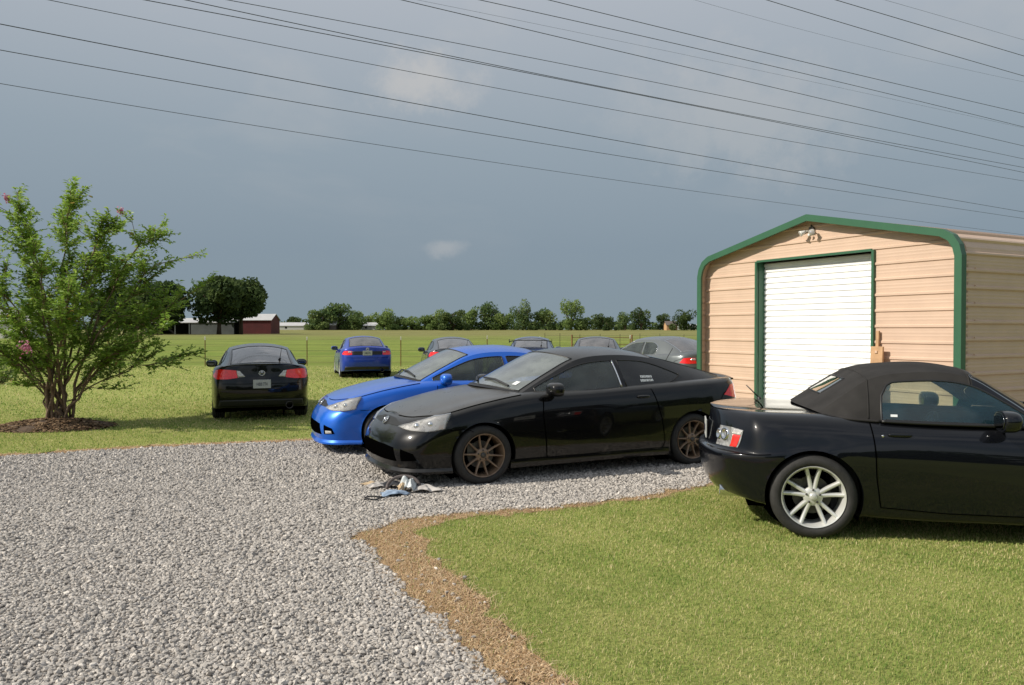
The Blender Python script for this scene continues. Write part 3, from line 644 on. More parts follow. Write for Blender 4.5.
    # door pillar strip, chrome where it stands in for a reflection, wipers, mirrors
    for sd in (1, -1): pl = MB(); pl.tube([H.side(np.array(2.875), np.array(v)) * (FL if sd < 0 else 1) + [0, .004 * sd, 0] for v in np.linspace(.08, .84, 10)], .009, 6); pl.build('pillar_glint_trim', M['chrome'] if stickers else M['trim'], root, smooth=True)
    wp = MB()
    for y0, y1 in ((.50, -.08), (-.12, -.56)):
        a = H.top(np.array(.16), np.array(1 - abs(y0) / .70)); b = H.top(np.array(.34), np.array(1 - abs(y1) / .66)); a[1] = abs(a[1]) * np.sign(y0); b[1] = abs(b[1]) * np.sign(y1)
        wp.tube([a + [.0, 0, .02], (a + b) / 2 + [.01, 0, .045], b + [0, 0, .02]], .012, 6)
    wp.build('wiper', M['trim'], root)
    cw = MB()
    for sd in (1, -1):
        p = H.top(np.linspace(0, .10, 4)[:, None] + np.zeros((1, 14)), np.linspace(.05, 1, 14)[None] + np.zeros((4, 1))) + np.array([.0, 0, .003]); cw.add((p * (FL if sd < 0 else 1)).reshape(-1, 3), grid_faces(4, 14))
    cw.build('cowl', M['trim'], root, smooth=True)
    for sd in (1, -1): mirror(root, (1.80, .90, .955), mirror_m or pm, sd)
    rv = MB(); rv.sup((1.42, 0, 1.235), (.025, .12, .035), (.6, .6), 18, 8); rv.tube([(1.44, 0, 1.25), (1.50, 0, 1.315)], .01, 6); rv.build('rear_view_mirror', M['light_trim'], root, smooth=True)
    interior(root, (-.35, 2.0), .30, (.95, .12), 1.95, wheel_x=1.58)
    if stickers:
        st = MB()
        def blocks(u0, v0, n, du, hv):
            for k in range(n):
                w_ = du * random.uniform(.55, .85); uu = u0 + k * du
                q = [H.side(np.array(a), np.array(b)) + [0, .004, 0] for a, b in ((uu, v0), (uu + w_, v0), (uu + w_, v0 + hv), (uu, v0 + hv))]; st.add(q, [(0, 1, 2, 3)])
        blocks(3.50, .31, 8, .044, .075); blocks(3.47, .19, 9, .044, .075); st.build('window_decal', M['sticker'], objs[('quarter', 1)])
        s2 = MB(); q = H.top(np.array([[.30, .30], [.46, .46]]), np.array([[.22, .30], [.22, .30]])) + [.003, 0, .004]; s2.add(q.reshape(-1, 3), [(0, 1, 3, 2)])
        s2.build('inspection_sticker', M['sticker'], objs[('screen', 0)])
    if wing == 'lip' or wing == 'tall':
        w_ = MB(); n = 30; ys = np.linspace(-.66, .66, n); V = []
        zb = 1.018 if wing == 'lip' else 1.27; xb = -.71 if wing == 'lip' else -.72; chord = .16
        for y in ys:
            d = (abs(y) / .66) ** 4 * .045; x0 = xb + (.06 * (abs(y) / .66) ** 2)
            for a, z in ((chord * .5, -.004), (chord * .2, .022), (-chord * .3, .026), (-chord * .5, .02), (-chord * .5, .006), (0, -.006)): V.append((x0 + a, y, zb + z - d))
        w_.add(V, [(i * 6 + j, i * 6 + (j + 1) % 6, (i + 1) * 6 + (j + 1) % 6, (i + 1) * 6 + j) for i in range(n - 1) for j in range(6)]); w_.add([V[k] for k in range(6)], [tuple(range(6))]); w_.add(V[-6:], [tuple(range(6))[::-1]])
        if wing == 'tall':
            for y in (-.52, .52): w_.box((xb + .01, y, 1.13), (.10, .022, .27))
            for y in (-.67, .67): w_.box((xb, y, zb - .02), (.20, .014, .12))
        w_.build('spoiler', pm if wing == 'lip' else M['trim'], root, smooth=True, flat_angle=.6, recalc=True)
    if antenna:
        an = MB(); an.tube([(-.42, -.33, 1.10), (-.47, -.34, 1.13)], [.025, .012], 8); an.tube([(-.45, -.335, 1.12), (-.62, -.36, 1.34)], [.006, .004], 6); an.build('antenna', M['trim'], root, smooth=True)
    for xa, za in axles:
        for sd in (1, -1): make_wheel(root, (xa, sd * .745, .305), sd, .305, .215, .222, rim, rim_mat or M['bronze'], steer if xa > 1 else 0)
    root.scale = (scale,) * 3
    return root, net, H
NOTCH_HOUSE = dict(
    base=[(2.08, .72, .875), (1.70, .755, .885), (1.32, .772, .895), (.80, .775, .91), (.25, .765, .925), (-.10, .73, .95), (-.42, .68, .97)],
    rail=[(2.10, .685, .905), (1.73, .625, 1.095), (1.36, .575, 1.265), (.85, .565, 1.315), (.32, .555, 1.29), (-.08, .575, 1.155), (-.46, .62, .99)],
    cen=[(2.30, 0, .95), (1.90, 0, 1.155), (1.50, 0, 1.345), (.88, 0, 1.395), (.36, 0, 1.37), (-.10, 0, 1.215), (-.52, 0, 1.02)])
ROADSTER = dict(W=1.75, fo=[0, .012, .07, .22], mid=[2.75, 2.40, 1.9, 1.3, .65, 0, -.40], ro=[.23, .085, .02, 0],
    cy=[0, .30 / .875, .58 / .875, .765 / .875, .955, .985, .975, .97, .98, 1.0, .975, .86, .58, .29, 0],
    rows=[(.80, 3.10, -.62, [(-.9, .32), (-.3, .26), (.4, .19), (3.6, .17)]),
          (.955, 3.20, -.72, [(-.9, .29), (-.4, .25), (.3, .17), (2.5, .16), (3.6, .16)]),
          (.985, 3.235, -.775, [(-.9, .37), (0, .30), (2.6, .27), (3.6, .27)]),
          (1.0, 3.235, -.81, [(-.9, .52), (0, .48), (2.4, .44), (3.6, .42)]),
          (1.0, 3.21, -.81, [(-.9, .60), (-.3, .605), (0, .64), (1.3, .60), (2.4, .57), (3.6, .52)]),
          (.985, 3.17, -.755, [(-.9, .618), (-.4, .63), (0, .69), (.65, .72), (1.3, .70), (2.4, .68), (3.0, .60), (3.6, .57)]),
          (.950, 3.13, -.73, [(-.9, .775), (-.3, .785), (0, .80), (.65, .795), (1.3, .78), (1.9, .77), (2.4, .74), (2.9, .66), (3.6, .60)]),
          (.885, 3.08, -.715, [(-.9, .87), (-.3, .875), (0, .875), (.65, .86), (1.3, .845), (1.9, .835), (2.4, .79), (2.8, .715), (3.6, .61)]),
          (.58, 3.04, -.715, [(-.9, .905), (-.4, .92), (0, .92), (1.3, .90), (1.9, .88), (2.4, .83), (2.8, .745), (3.6, .61)]),
          (0, 3.03, -.715, [(-.9, .915), (-.4, .93), (0, .93), (1.3, .91), (1.9, .89), (2.4, .845), (2.8, .76), (3.6, .61)])])
ROADSTER_HOUSE = dict(
    base=[(1.56, .74, .85), (1.34, .755, .852), (1.12, .768, .857), (.70, .774, .865), (.42, .765, .875), (.26, .74, .885), (.13, .67, .90)],
    rail=[(1.58, .71, .88), (1.36, .635, 1.05), (1.14, .57, 1.195), (.72, .56, 1.23), (.45, .57, 1.18), (.24, .60, 1.045), (.07, .615, .92)],
    cen=[(1.78, 0, .90), (1.48, 0, 1.09), (1.18, 0, 1.25), (.72, 0, 1.28), (.44, 0, 1.235), (.20, 0, 1.095), (-.04, 0, .945)])
def make_roadster(name, pm, scale=1.0):
    root = empty(name); net = base_net(ROADSTER); hd = ROADSTER_HOUSE; H = House(hd['base'], hd['rail'], hd['cen'], bulge=.02, crown=3.0)
    axles = [(0, .312), (2.40, .312)]
    me = build_body(net, axles, .348, cut_hole(H.b)); me.materials.append(pm); body = bpy.data.objects.new('body', me); COL.objects.link(body); body.parent = root
    wheel_wells(root, axles, .348, .81)
    un = MB(); un.box((1.2, 0, .19), (3.3, 1.2, .03)); un.box((1.2, 0, .2), (1.65, 1.52, .05)); un.build('underbody', M['gap'], root)
    gap = MB()
    hp = [(1.2, 7.6), (2.0, 7.1), (3.1, 6.9), (4.2, 6.9), (5.2, 7.1), (5.8, 7.2)]
    add_patch('hood', net, (hp, [(1.2, 9), (2, 9), (3, 9), (4, 9), (5, 9), (5.6, 9)]), pm, root, .004, (40, 12), .012, one=True); seam(gap, net, hp, .008, .0055, 50)
    tp = [(9.72, 9), (9.75, 8.2), (10.0, 7.65), (11.0, 7.4), (12, 7.3), (13, 7.25), (14, 7.25)]
    seam(gap, net, tp, .007, .004, 50)
    add_patch('door', net, ([(6.32, 1.6), (7, 1.55), (7.6, 1.55), (8.28, 1.7)], [(6.3, 6.9), (7, 6.92), (7.6, 6.92), (8.38, 6.92)]), pm, root, .002, (24, 20), .004)
    doors = [o for o in root.children if o.name.startswith('door')]
    seam(gap, net, [(6.3, 6.95), (6.3, 4.5), (6.32, 1.6)], .008, .004); seam(gap, net, [(6.32, 1.6), (7, 1.55), (7.6, 1.55), (8.28, 1.7)], .007, .004)
    seam(gap, net, [(8.28, 1.7), (8.33, 3), (8.35, 5), (8.38, 6.95)], .008, .004); seam(gap, net, [(10.9, 4.1), (10.2, 4.15), (9.75, 4.3)], .006, .004)
    gap.build('shut_line', M['gap'], root)
    for i, o in enumerate(doors):
        sd = 1 if i == 0 else -1; c = net.at(8.08, 5.85); hh = MB(); hh.sup(c * np.array([1, sd, 1]) + np.array([0, sd * .004, 0]), (.085, .02, .016), (.6, .7), 18, 8)
        c2 = net.at(8.26, 5.7); hh.sup(c2 * np.array([1, sd, 1]) + np.array([0, sd * .003, 0]), (.010, .006, .010), (1, 1), 12, 6, 1)
        hh.build('door_handle', [pm, M['chrome']], o, smooth=True)
    add_patch('headlight', net, ([(1.7, 5.2), (2.5, 5.0), (3.6, 5.3)], [(1.9, 5.8), (2.6, 6.4), (3.9, 6.5)]), M['head_inner'], root, .005, (20, 10), .01)
    add_patch('lower_intake', net, ([(0, 1.7), (1, 1.7), (1.9, 1.8)], [(0, 3.2), (1, 3.2), (1.7, 3.0)]), M['gap'], root, .003, (16, 6), .005, one=True)  # no real opening: the intake's shade is painted black
    # tail lamps: clear outer shell over round reflectors, red lens at the corner
    for o in add_patch('tail_light', net, ([(11.10, 5.16), (11.5, 5.12), (12.2, 5.1)], [(10.92, 5.98), (11.5, 6.08), (12.05, 6.08)]), M['smoked_lens'], root, .005, (22, 12), .01):
        sd = 1 if sum(v.co.y for v in o.data.vertices) > 0 else -1
        mb = MB(); mb.add(*patch(net, ([(11.16, 5.16), (11.42, 5.16)], [(11.04, 5.72), (11.36, 5.72)]), .009, (8, 6), .006, sd)); mb.build('red_lens', M['bright_red'], o, smooth=True)
        mb = MB(); mb.add(*patch(net, ([(11.04, 5.74), (11.4, 5.74)], [(10.96, 5.95), (11.36, 6.0)]), .009, (8, 4), .006, sd)); mb.build('clear_lens', M['white_lens'], o, smooth=True)
        b_ = MB()
        for u, v, r in ((11.72, 5.68, .050), (12.06, 5.63, .042)):
            c = net.at(u, v) * np.array([1, sd, 1]); n_ = Vector(net.normal(np.array([u]), np.array([v]))[0] * np.array([1, sd, 1])); rt = n_.to_track_quat('Y', 'Z').to_matrix()
            q = MB(); q.lathe_y([(0, .004), (r * .6, .006), (r * .75, .016), (r, .016), (r * 1.08, -.01)], 24); b_.add([rt @ Vector(p) + Vector(c) for p in q.v], q.f)
        b_.build('lamp_ring', M['chrome'], o, smooth=True)
    ex = MB(); ex.lathe_y([(.04, -.2), (.045, 0), (.052, 0), (.052, -.2)], 24); ex.lathe_y([(0, -.12), (.042, -.12)], 24, 1)
    for y in (-.50, .50):
        o = ex.build('exhaust_tip', [M['chrome'], M['gap']], root, smooth=True); o.location = (-.66, y, .275); o.rotation_euler = (0, 0, math.pi / 2)
    c = net.at(14.0, 5.4); plate(root, (c[0] - .012, 0, c[2] + .04), 'HBB 774'); root.children[-1]
    wins = [('front', .45, 3.74, lambda u: .04 + .10 * max(0, .9 - u), lambda u: .83 - .10 * max(0, .9 - u) - .26 * max(0, (u - 3.3) / .44) ** 4)]
    tops = [('screen', .10, 1.90, .10), ('rear', 4.55, 5.35, .52)]
    objs = house_build(H, wins, tops, root, lambda u: ('windshield_frame', pm) if u < 1.96 else ('soft_top', M['canvas']),
        dict(front=M['roadster_glass'], screen=M['screen'], rear=M['rear_plastic']), dict(front='side_window', screen='windshield', rear='rear_window'))
    st = [o for o in root.children if o.name.startswith('soft_top')][0]
    # fabric gathers between the bows
    for u in (2.02, 4.12):
        for sd in (1, -1):
            sm = MB(); p = np.concatenate([H.side(np.full(14, u), np.linspace(.84 if u < 3 else .05, 1, 14)), H.top(np.full(20, u), np.linspace(0, 1, 20))]) * (FL if sd < 0 else 1)
            sm.tube(p + [0, 0, .001], .006, 6); sm.build('seam_piping', M['canvas'], st, smooth=True)
    for sd in (1, -1):
        sm = MB(); p = H.side(np.linspace(3.78, 6, 30), np.full(30, .0)) * (FL if sd < 0 else 1); sm.tube(p + [0, .004 * sd, .004], .011, 6); sm.build('seam_piping', M['canvas'], st, smooth=True)
    for sd in (1, -1): mirror(root, (1.27, .91, .91), pm, sd, 1.02)
    rs = MB()
    for sd in (1, -1):
        p = H.side(np.linspace(.45, 3.74, 40), np.full(40, .0)) * (FL if sd < 0 else 1); rs.tube(p + [0, .012 * sd, .006], .012, 6)
    rs.build('belt_seal', M['trim'], root, smooth=True)
    wp = MB()
    for y0, y1 in ((.48, -.10), (-.14, -.55)):
        a = H.top(np.array(.14), np.array(1 - abs(y0) / .70)); b = H.top(np.array(.30), np.array(1 - abs(y1) / .66)); a[1] = abs(a[1]) * np.sign(y0); b[1] = abs(b[1]) * np.sign(y1); wp.tube([a + [0, 0, .02], (a + b) / 2 + [.01, 0, .04], b + [0, 0, .02]], .011, 6)
    wp.build('wiper', M['trim'], root)
    an = MB(); an.tube([(-.26, .46, .905), (-.27, .46, .945)], [.022, .014], 8); an.tube([(-.265, .46, .935), (-.38, .47, 1.05)], [.007, .005], 6); an.build('antenna', M['trim'], root, smooth=True)
    interior(root, (.15, 1.62), .16, (.66, .1), 1.42, wheel_x=1.10, rear=False, hw=.66, seat_back=.50, headrest=False)
    rv = MB(); rv.sup((1.18, 0, 1.15), (.025, .11, .032), (.6, .6), 18, 8); rv.tube([(1.19, 0, 1.16), (1.23, 0, 1.215)], .01, 6); rv.build('rear_view_mirror', M['trim'], root, smooth=True)
    dc = MB(); q = H.side(np.array([[3.36, 3.52], [3.36, 3.52]]), np.array([[.12, .12], [.17, .17]])) * FL - [0, .004, 0]; dc.add(q.reshape(-1, 3), [(0, 1, 3, 2)]); dc.build('window_decal', M['sticker'], objs[('front', -1)])
    for xa, za in axles:
        for sd in (1, -1): make_wheel(root, (xa, sd * .755, .312), sd, .312, .235, .228, 'pairs', M['alloy'], 0, M['alloy'])
    root.scale = (scale,) * 3
    return root, net, H
M['roadster_glass'] = glass('roadster_glass', (.74, .82, .72), film=.10, film_col=(.10, .26, .34))  # blue film colour stands in for sky reflected in the side glass
M['rear_plastic'] = glass('rear_window_plastic', (.6, .6, .58), film=.25, film_col=(.5, .5, .48), refl=1.6)
# ------------------------------------------------------------------ ground, gravel, lawn
def gz(y):
    t = np.clip((np.asarray(y, float) - 300) / 200, 0, 1); return 1.8 * t * t * (3 - 2 * t)
def nodes_of(name):
    m = bpy.data.materials.new(name); m.use_nodes = True; nt = m.node_tree; return m, nt, nt.nodes['Principled BSDF'], nt.nodes.new, nt.links.new
def noise(N, L, vec, scale, detail=5, rough=.6, dist=0.0):
    n = N('ShaderNodeTexNoise'); L(vec, n.inputs['Vector']); n.inputs['Scale'].default_value = scale; n.inputs['Detail'].default_value = detail; n.inputs['Roughness'].default_value = rough; n.inputs['Distortion'].default_value = dist; return n
def ramp(N, L, fac, stops):
    r = N('ShaderNodeValToRGB'); L(fac, r.inputs[0]); e = r.color_ramp.elements
    e[0].position, e[0].color = stops[0][0], (*stops[0][1], 1); e[1].position, e[1].color = stops[-1][0], (*stops[-1][1], 1)
    for p, c in stops[1:-1]: x = e.new(p); x.color = (*c, 1)
    return r
def mixc(N, L, fac, a, b, bt='MIX'):
    m = N('ShaderNodeMix'); m.data_type = 'RGBA'; m.blend_type = bt
    if hasattr(fac, 'node'): L(fac, m.inputs[0])
    else: m.inputs[0].default_value = fac
    for s, i in ((a, 6), (b, 7)):
        if hasattr(s, 'node'): L(s, m.inputs[i])
        else: m.inputs[i].default_value = (*s, 1)
    return m.outputs[2]
def turf_material():
    m, nt, b, N, L = nodes_of('turf'); tc = N('ShaderNodeTexCoord'); v = tc.outputs['Object']
    sep = N('ShaderNodeSeparateXYZ'); L(v, sep.inputs[0])
    big = noise(N, L, v, .12, 4); mid = noise(N, L, v, 1.3, 6, .65); fine = noise(N, L, v, 34, 5, .75)
    lawn = ramp(N, L, mid.outputs['Fac'], [(.28, (.22, .265, .07)), (.5, (.305, .335, .095)), (.72, (.41, .395, .145))]).outputs[0]
    lawn = mixc(N, L, .55, lawn, ramp(N, L, fine.outputs['Fac'], [(.3, (.17, .215, .05)), (.55, (.33, .355, .105)), (.75, (.47, .455, .185))]).outputs[0])
    # the pasture past the fence: longer, greener, drying to straw far out in strips
    mp = N('ShaderNodeMapping'); L(v, mp.inputs[0]); mp.inputs['Scale'].default_value = (.02, .16, 1); st = noise(N, L, mp.outputs[0], 1.0, 6, .6)
    pas = ramp(N, L, st.outputs['Fac'], [(.3, (.13, .20, .035)), (.5, (.195, .245, .05)), (.7, (.26, .27, .075))]).outputs[0]
    md2 = noise(N, L, v, .9, 5, .7); pas = mixc(N, L, .45, pas, ramp(N, L, md2.outputs['Fac'], [(.3, (.12, .185, .03)), (.7, (.26, .29, .07))]).outputs[0])
    far = ramp(N, L, st.outputs['Fac'], [(.3, (.16, .18, .055)), (.7, (.25, .22, .09))]).outputs[0]
    f1 = N('ShaderNodeMapRange'); L(sep.outputs['Y'], f1.inputs[0]); f1.inputs[1].default_value = 34; f1.inputs[2].default_value = 37
    f2 = N('ShaderNodeMapRange'); L(sep.outputs['Y'], f2.inputs[0]); f2.inputs[1].default_value = 90; f2.inputs[2].default_value = 260
    c = mixc(N, L, f1.outputs[0], lawn, pas); c = mixc(N, L, f2.outputs[0], c, far)
    bg = N('ShaderNodeMapRange'); L(big.outputs['Fac'], bg.inputs[0]); bg.inputs[1].default_value = .3; bg.inputs[2].default_value = .7; bg.inputs[3].default_value = .8; bg.inputs[4].default_value = 1.15
    c = mixc(N, L, 1.0, c, bg.outputs[0], 'MULTIPLY'); L(c, b.inputs['Base Color']); b.inputs['Roughness'].default_value = .95; b.inputs['Specular IOR Level'].default_value = .1
    bp = N('ShaderNodeBump'); bp.inputs['Strength'].default_value = .7; bp.inputs['Distance'].default_value = .04; L(fine.outputs['Fac'], bp.inputs['Height']); L(bp.outputs[0], b.inputs['Normal'])
    return m
def tinted(name, stops, rough=.85, spec=.2, trans=0.0, tint='tint'):
    m, nt, b, N, L = nodes_of(name); a = N('ShaderNodeAttribute'); a.attribute_name = tint
    r = ramp(N, L, a.outputs['Fac'], stops); L(r.outputs[0], b.inputs['Base Color']); b.inputs['Roughness'].default_value = rough; b.inputs['Specular IOR Level'].default_value = spec
    if trans:
        t = N('ShaderNodeBsdfTranslucent'); L(r.outputs[0], t.inputs[0]); mx = N('ShaderNodeMixShader'); mx.inputs[0].default_value = trans
        L(b.outputs[0], mx.inputs[1]); L(t.outputs[0], mx.inputs[2]); L(mx.outputs[0], nt.nodes['Material Output'].inputs[0])
    return m
M['turf'] = turf_material()
M['blade'] = tinted('grass_blade', [(0, (.115, .225, .04)), (.4, (.30, .40, .095)), (.7, (.51, .495, .19)), (1, (.74, .63, .36))], .7, .2, .4)
M['straw'] = tinted('dry_grass', [(0, (.30, .175, .09)), (.5, (.57, .40, .235)), (1, (.82, .67, .46))], .9, .1, .15)
M['stone'] = tinted('limestone_chip', [(0, (.20, .185, .17)), (.3, (.34, .315, .285)), (.7, (.47, .435, .395)), (1, (.66, .61, .55))], .85, .25)
M['chip'] = tinted('bark_mulch', [(0, (.05, .032, .02)), (.6, (.15, .095, .055)), (1, (.30, .21, .13))], .95, .1)
def speckle(name, a, b_, c, scale):
    m, nt, b, N, L = nodes_of(name); tc = N('ShaderNodeTexCoord'); vo = N('ShaderNodeTexVoronoi'); L(tc.outputs['Object'], vo.inputs['Vector']); vo.inputs['Scale'].default_value = scale
    nz = noise(N, L, tc.outputs['Object'], 2.0, 6); sp = N('ShaderNodeSeparateXYZ'); L(vo.outputs['Color'], sp.inputs[0])
    r = ramp(N, L, sp.outputs[0], [(0, a), (.5, b_), (1, c)]).outputs[0]
    mr = N('ShaderNodeMapRange'); L(nz.outputs['Fac'], mr.inputs[0]); mr.inputs[1].default_value = .3; mr.inputs[2].default_value = .7; mr.inputs[3].default_value = .8; mr.inputs[4].default_value = 1.12
    L(mixc(N, L, 1.0, r, mr.outputs[0], 'MULTIPLY'), b.inputs['Base Color']); b.inputs['Roughness'].default_value = .95; b.inputs['Specular IOR Level'].default_value = .1
    bp = N('ShaderNodeBump'); bp.inputs['Strength'].default_value = .9; bp.inputs['Distance'].default_value = .02; bp.invert = True; L(vo.outputs['Distance'], bp.inputs['Height']); L(bp.outputs[0], b.inputs['Normal']); return m
M['gravel_bed'] = speckle('gravel_bed', (.24, .22, .20), (.34, .31, .28), (.46, .42, .375), 44)
M['dead'] = speckle('dead_turf', (.27, .165, .085), (.41, .285, .16), (.55, .41, .25), 60)

ys = np.concatenate([np.linspace(-120, 0, 6), np.linspace(20, 280, 14), np.linspace(300, 520, 23), [700, 1200, 3000]]); xs = np.array([-3000, -1200, -500, -250, -120, -60, -30, -10, 0, 10, 30, 60, 120, 250, 500, 1200, 3000.])
X_, Y_ = np.meshgrid(xs, ys); V = np.stack([X_, Y_, gz(Y_)], -1).reshape(-1, 3)
o = np_mesh('ground', V, grid_faces(len(ys), len(xs)), M['turf'], smooth=True); tag(o, kind='structure')

def jitter_line(pts, step=.12, amp=.05, seed=0):
    r = np.random.default_rng(seed); P = np.array([(p[0], p[1]) for p in pts]); d = np.concatenate([[0], np.cumsum(np.linalg.norm(np.diff(P, axis=0), axis=1))]); n = max(2, int(d[-1] / step)); t = np.linspace(0, d[-1], n)
    Q = np.stack([np.interp(t, d, P[:, k]) for k in (0, 1)], -1); Q[1:-1] += r.normal(0, amp, (n - 2, 2)); return Q
def sheet(name, pts, z, m):
    from mathutils.geometry import delaunay_2d_cdt
    vs_, _, fs, *_ = delaunay_2d_cdt([Vector((p[0], p[1])) for p in pts], [], [list(range(len(pts)))], 1, 1e-6)
    mb = MB(); mb.add([(v.x, v.y, z) for v in vs_], [f if (vs_[f[1]] - vs_[f[0]]).cross(vs_[f[2]] - vs_[f[0]]) > 0 else f[::-1] for f in fs]); return mb.build(name, m)
def strip(name, A, B, z, m):
    n = 160
    def rs(P): d = np.concatenate([[0], np.cumsum(np.linalg.norm(np.diff(P, axis=0), axis=1))]); t = np.linspace(0, d[-1], n); return np.stack([np.interp(t, d, P[:, k]) for k in (0, 1)], -1)
    a, b = rs(np.asarray(A)), rs(np.asarray(B)); V = np.concatenate([np.c_[a, np.full(n, z)], np.c_[b, np.full(n, z)]]); return np_mesh(name, V, grid_faces(2, n), m)
def inside(P, poly):
    x, y = P[:, 0], P[:, 1]; a = np.asarray(poly)[:, :2]; b = np.roll(a, -1, 0); r = np.zeros(len(P), bool)
    for (x0, y0), (x1, y1) in zip(a, b):
        if y0 == y1: continue
        c = ((y0 > y) != (y1 > y)) & (x < (x1 - x0) * (y - y0) / (y1 - y0) + x0); r ^= c
    return r
near_edge = [G(*p) for p in ((560, 760), (520, 705), (482, 657), (440, 622), (404, 590), (388, 566), (374, 551), (350, 541), (364, 534), (400, 521), (470, 513), (560, 507), (640, 497), (700, 487), (770, 470))] + [Vector((5.2, 8.9, 0)), Vector((8, 9.0, 0))]
lawn_edge = [G(*p) for p in ((650, 760), (585, 700), (540, 652), (500, 625), (470, 592), (442, 566), (426, 549), (421, 531), (446, 521), (520, 513), (600, 505), (660, 497), (705, 487), (775, 469))] + [Vector((5.2, 8.82, 0)), Vector((8, 8.9, 0))]
far_edge = [Vector((9, 11.6, 0))] + [G(*p) for p in ((700, 434), (500, 437), (315, 441), (220, 445), (100, 451), (0, 457), (-200, 466), (-500, 474))]
near_j = jitter_line([Vector((.3, -4, 0)), Vector((.22, 1.5, 0))] + near_edge, .10, .03, 1); far_j = jitter_line(far_edge, .15, .035, 2)
gravel_poly = np.concatenate([near_j, far_j, [[-12, 8.4], [-12, -4]]])
tag(sheet('gravel_drive', gravel_poly, .006, M['gravel_bed']), kind='structure')
lawn_j = jitter_line([Vector((.9, -4, 0)), Vector((.75, 1.5, 0))] + lawn_edge, .10, .045, 3)
dead_poly = np.concatenate([near_j + [-.05, 0], lawn_j[::-1]])
tag(strip('dead_grass_edge', near_j + [-.05, 0], lawn_j, .003, M['dead']), kind='structure')
far_out = jitter_line([Vector((p[0], p[1] + .28, 0)) for p in far_edge], .15, .06, 4)
far_dead = np.concatenate([far_j + [0, -.06], far_out[::-1]]); tag(strip('dead_grass_strip', far_j + [0, -.06], far_out, .003, M['dead']), kind='structure')

# stones: angular crushed limestone lying on the bed
ICO = np.array([(0, 0, 1)] + [(.894 * math.cos(a), .894 * math.sin(a), .447) for a in np.arange(5) * 1.2566] + [(.894 * math.cos(a + .628), .894 * math.sin(a + .628), -.447) for a in np.arange(5) * 1.2566] + [(0, 0, -1)])
ICF = np.array([(0, 1 + i, 1 + (i + 1) % 5) for i in range(5)] + [(1 + i, 6 + i, 1 + (i + 1) % 5) for i in range(5)] + [(1 + (i + 1) % 5, 6 + i, 6 + (i + 1) % 5) for i in range(5)] + [(11, 6 + (i + 1) % 5, 6 + i) for i in range(5)])
OCT = np.array([(1, 0, 0), (0, 1, 0), (-1, 0, 0), (0, -1, 0), (0, 0, 1), (0, 0, -1.)]); OCF = np.array([(i, (i + 1) % 4, 4) for i in range(4)] + [((i + 1) % 4, i, 5) for i in range(4)])
def scatter(base, faces, P, size, flat=(.45, .8), jit=.22):
    n = len(P); K = len(base); S = base[None] * (1 + rng.normal(0, jit, (n, K, 1))); S = S * np.stack([np.ones(n), rng.uniform(.6, 1, n), rng.uniform(*flat, n)], -1)[:, None]
    a = rng.uniform(0, 6.283, n); t = rng.normal(0, .3, n); ca, sa, ct, st = np.cos(a), np.sin(a), np.cos(t), np.sin(t)
    x, y, z = S[..., 0], S[..., 1], S[..., 2]; y2 = y * ct[:, None] - z * st[:, None]; z2 = y * st[:, None] + z * ct[:, None]; x3 = x * ca[:, None] - y2 * sa[:, None]; y3 = x * sa[:, None] + y2 * ca[:, None]
    V = np.stack([x3, y3, z2], -1) * size[:, None, None] + P[:, None]; F = (faces[None] + (np.arange(n) * K)[:, None, None]).reshape(-1, faces.shape[1]); return V.reshape(-1, 3), F
def sample_poly(box, dens, test):
    n = int((box[1] - box[0]) * (box[3] - box[2]) * dens); P = np.stack([rng.uniform(box[0], box[1], n), rng.uniform(box[2], box[3], n)], -1); return P[test(P)]
def in_view(P, m=330): px = 512 + P[:, 0] / np.maximum(P[:, 1], .3) * F_PX; return (px > -m) & (px < 1024 + m)
Vs, Fs, Cs, n0 = [], [], [], 0
for (y0, y1, dens, s0, s1, hi) in ((2.6, 5.2, 4600, .0055, .0165, True), (5.2, 8.2, 3500, .007, .018, True), (8.2, 13.5, 1700, .010, .022, False)):
    P2 = sample_poly((-10.5, 6.5, y0, y1), dens, lambda P: inside(P, gravel_poly) & in_view(P))
    n = len(P2); sz = rng.uniform(s0, s1, n) * np.where(rng.random(n) < .08, 1.35, 1); P3 = np.concatenate([P2, (.006 + sz * rng.uniform(.05, .55, n))[:, None]], 1)
    B, Fc = (ICO, ICF) if hi else (OCT * 1.15, OCF); V, F = scatter(B, Fc, P3, sz)
    Vs.append(V); Fs.append(F + n0); n0 += len(V); Cs.append(np.repeat(np.clip(rng.normal(.5, .2, n), 0, 1), len(B)))
# strays on the dead strip
P2 = sample_poly((-2, 5, 3, 9), 40, lambda P: inside(P, dead_poly)); n = len(P2); sz = rng.uniform(.009, .02, n); V, F = scatter(ICO, ICF, np.concatenate([P2, (.004 + sz * .4)[:, None]], 1), sz); Vs.append(V); Fs.append(F + n0); n0 += len(V); Cs.append(np.repeat(np.clip(rng.normal(.5, .2, n), 0, 1), 12))
o = np_mesh('gravel', np.concatenate(Vs), np.concatenate(Fs), M['stone'], colors=np.concatenate(Cs)); tag(o, kind='stuff')

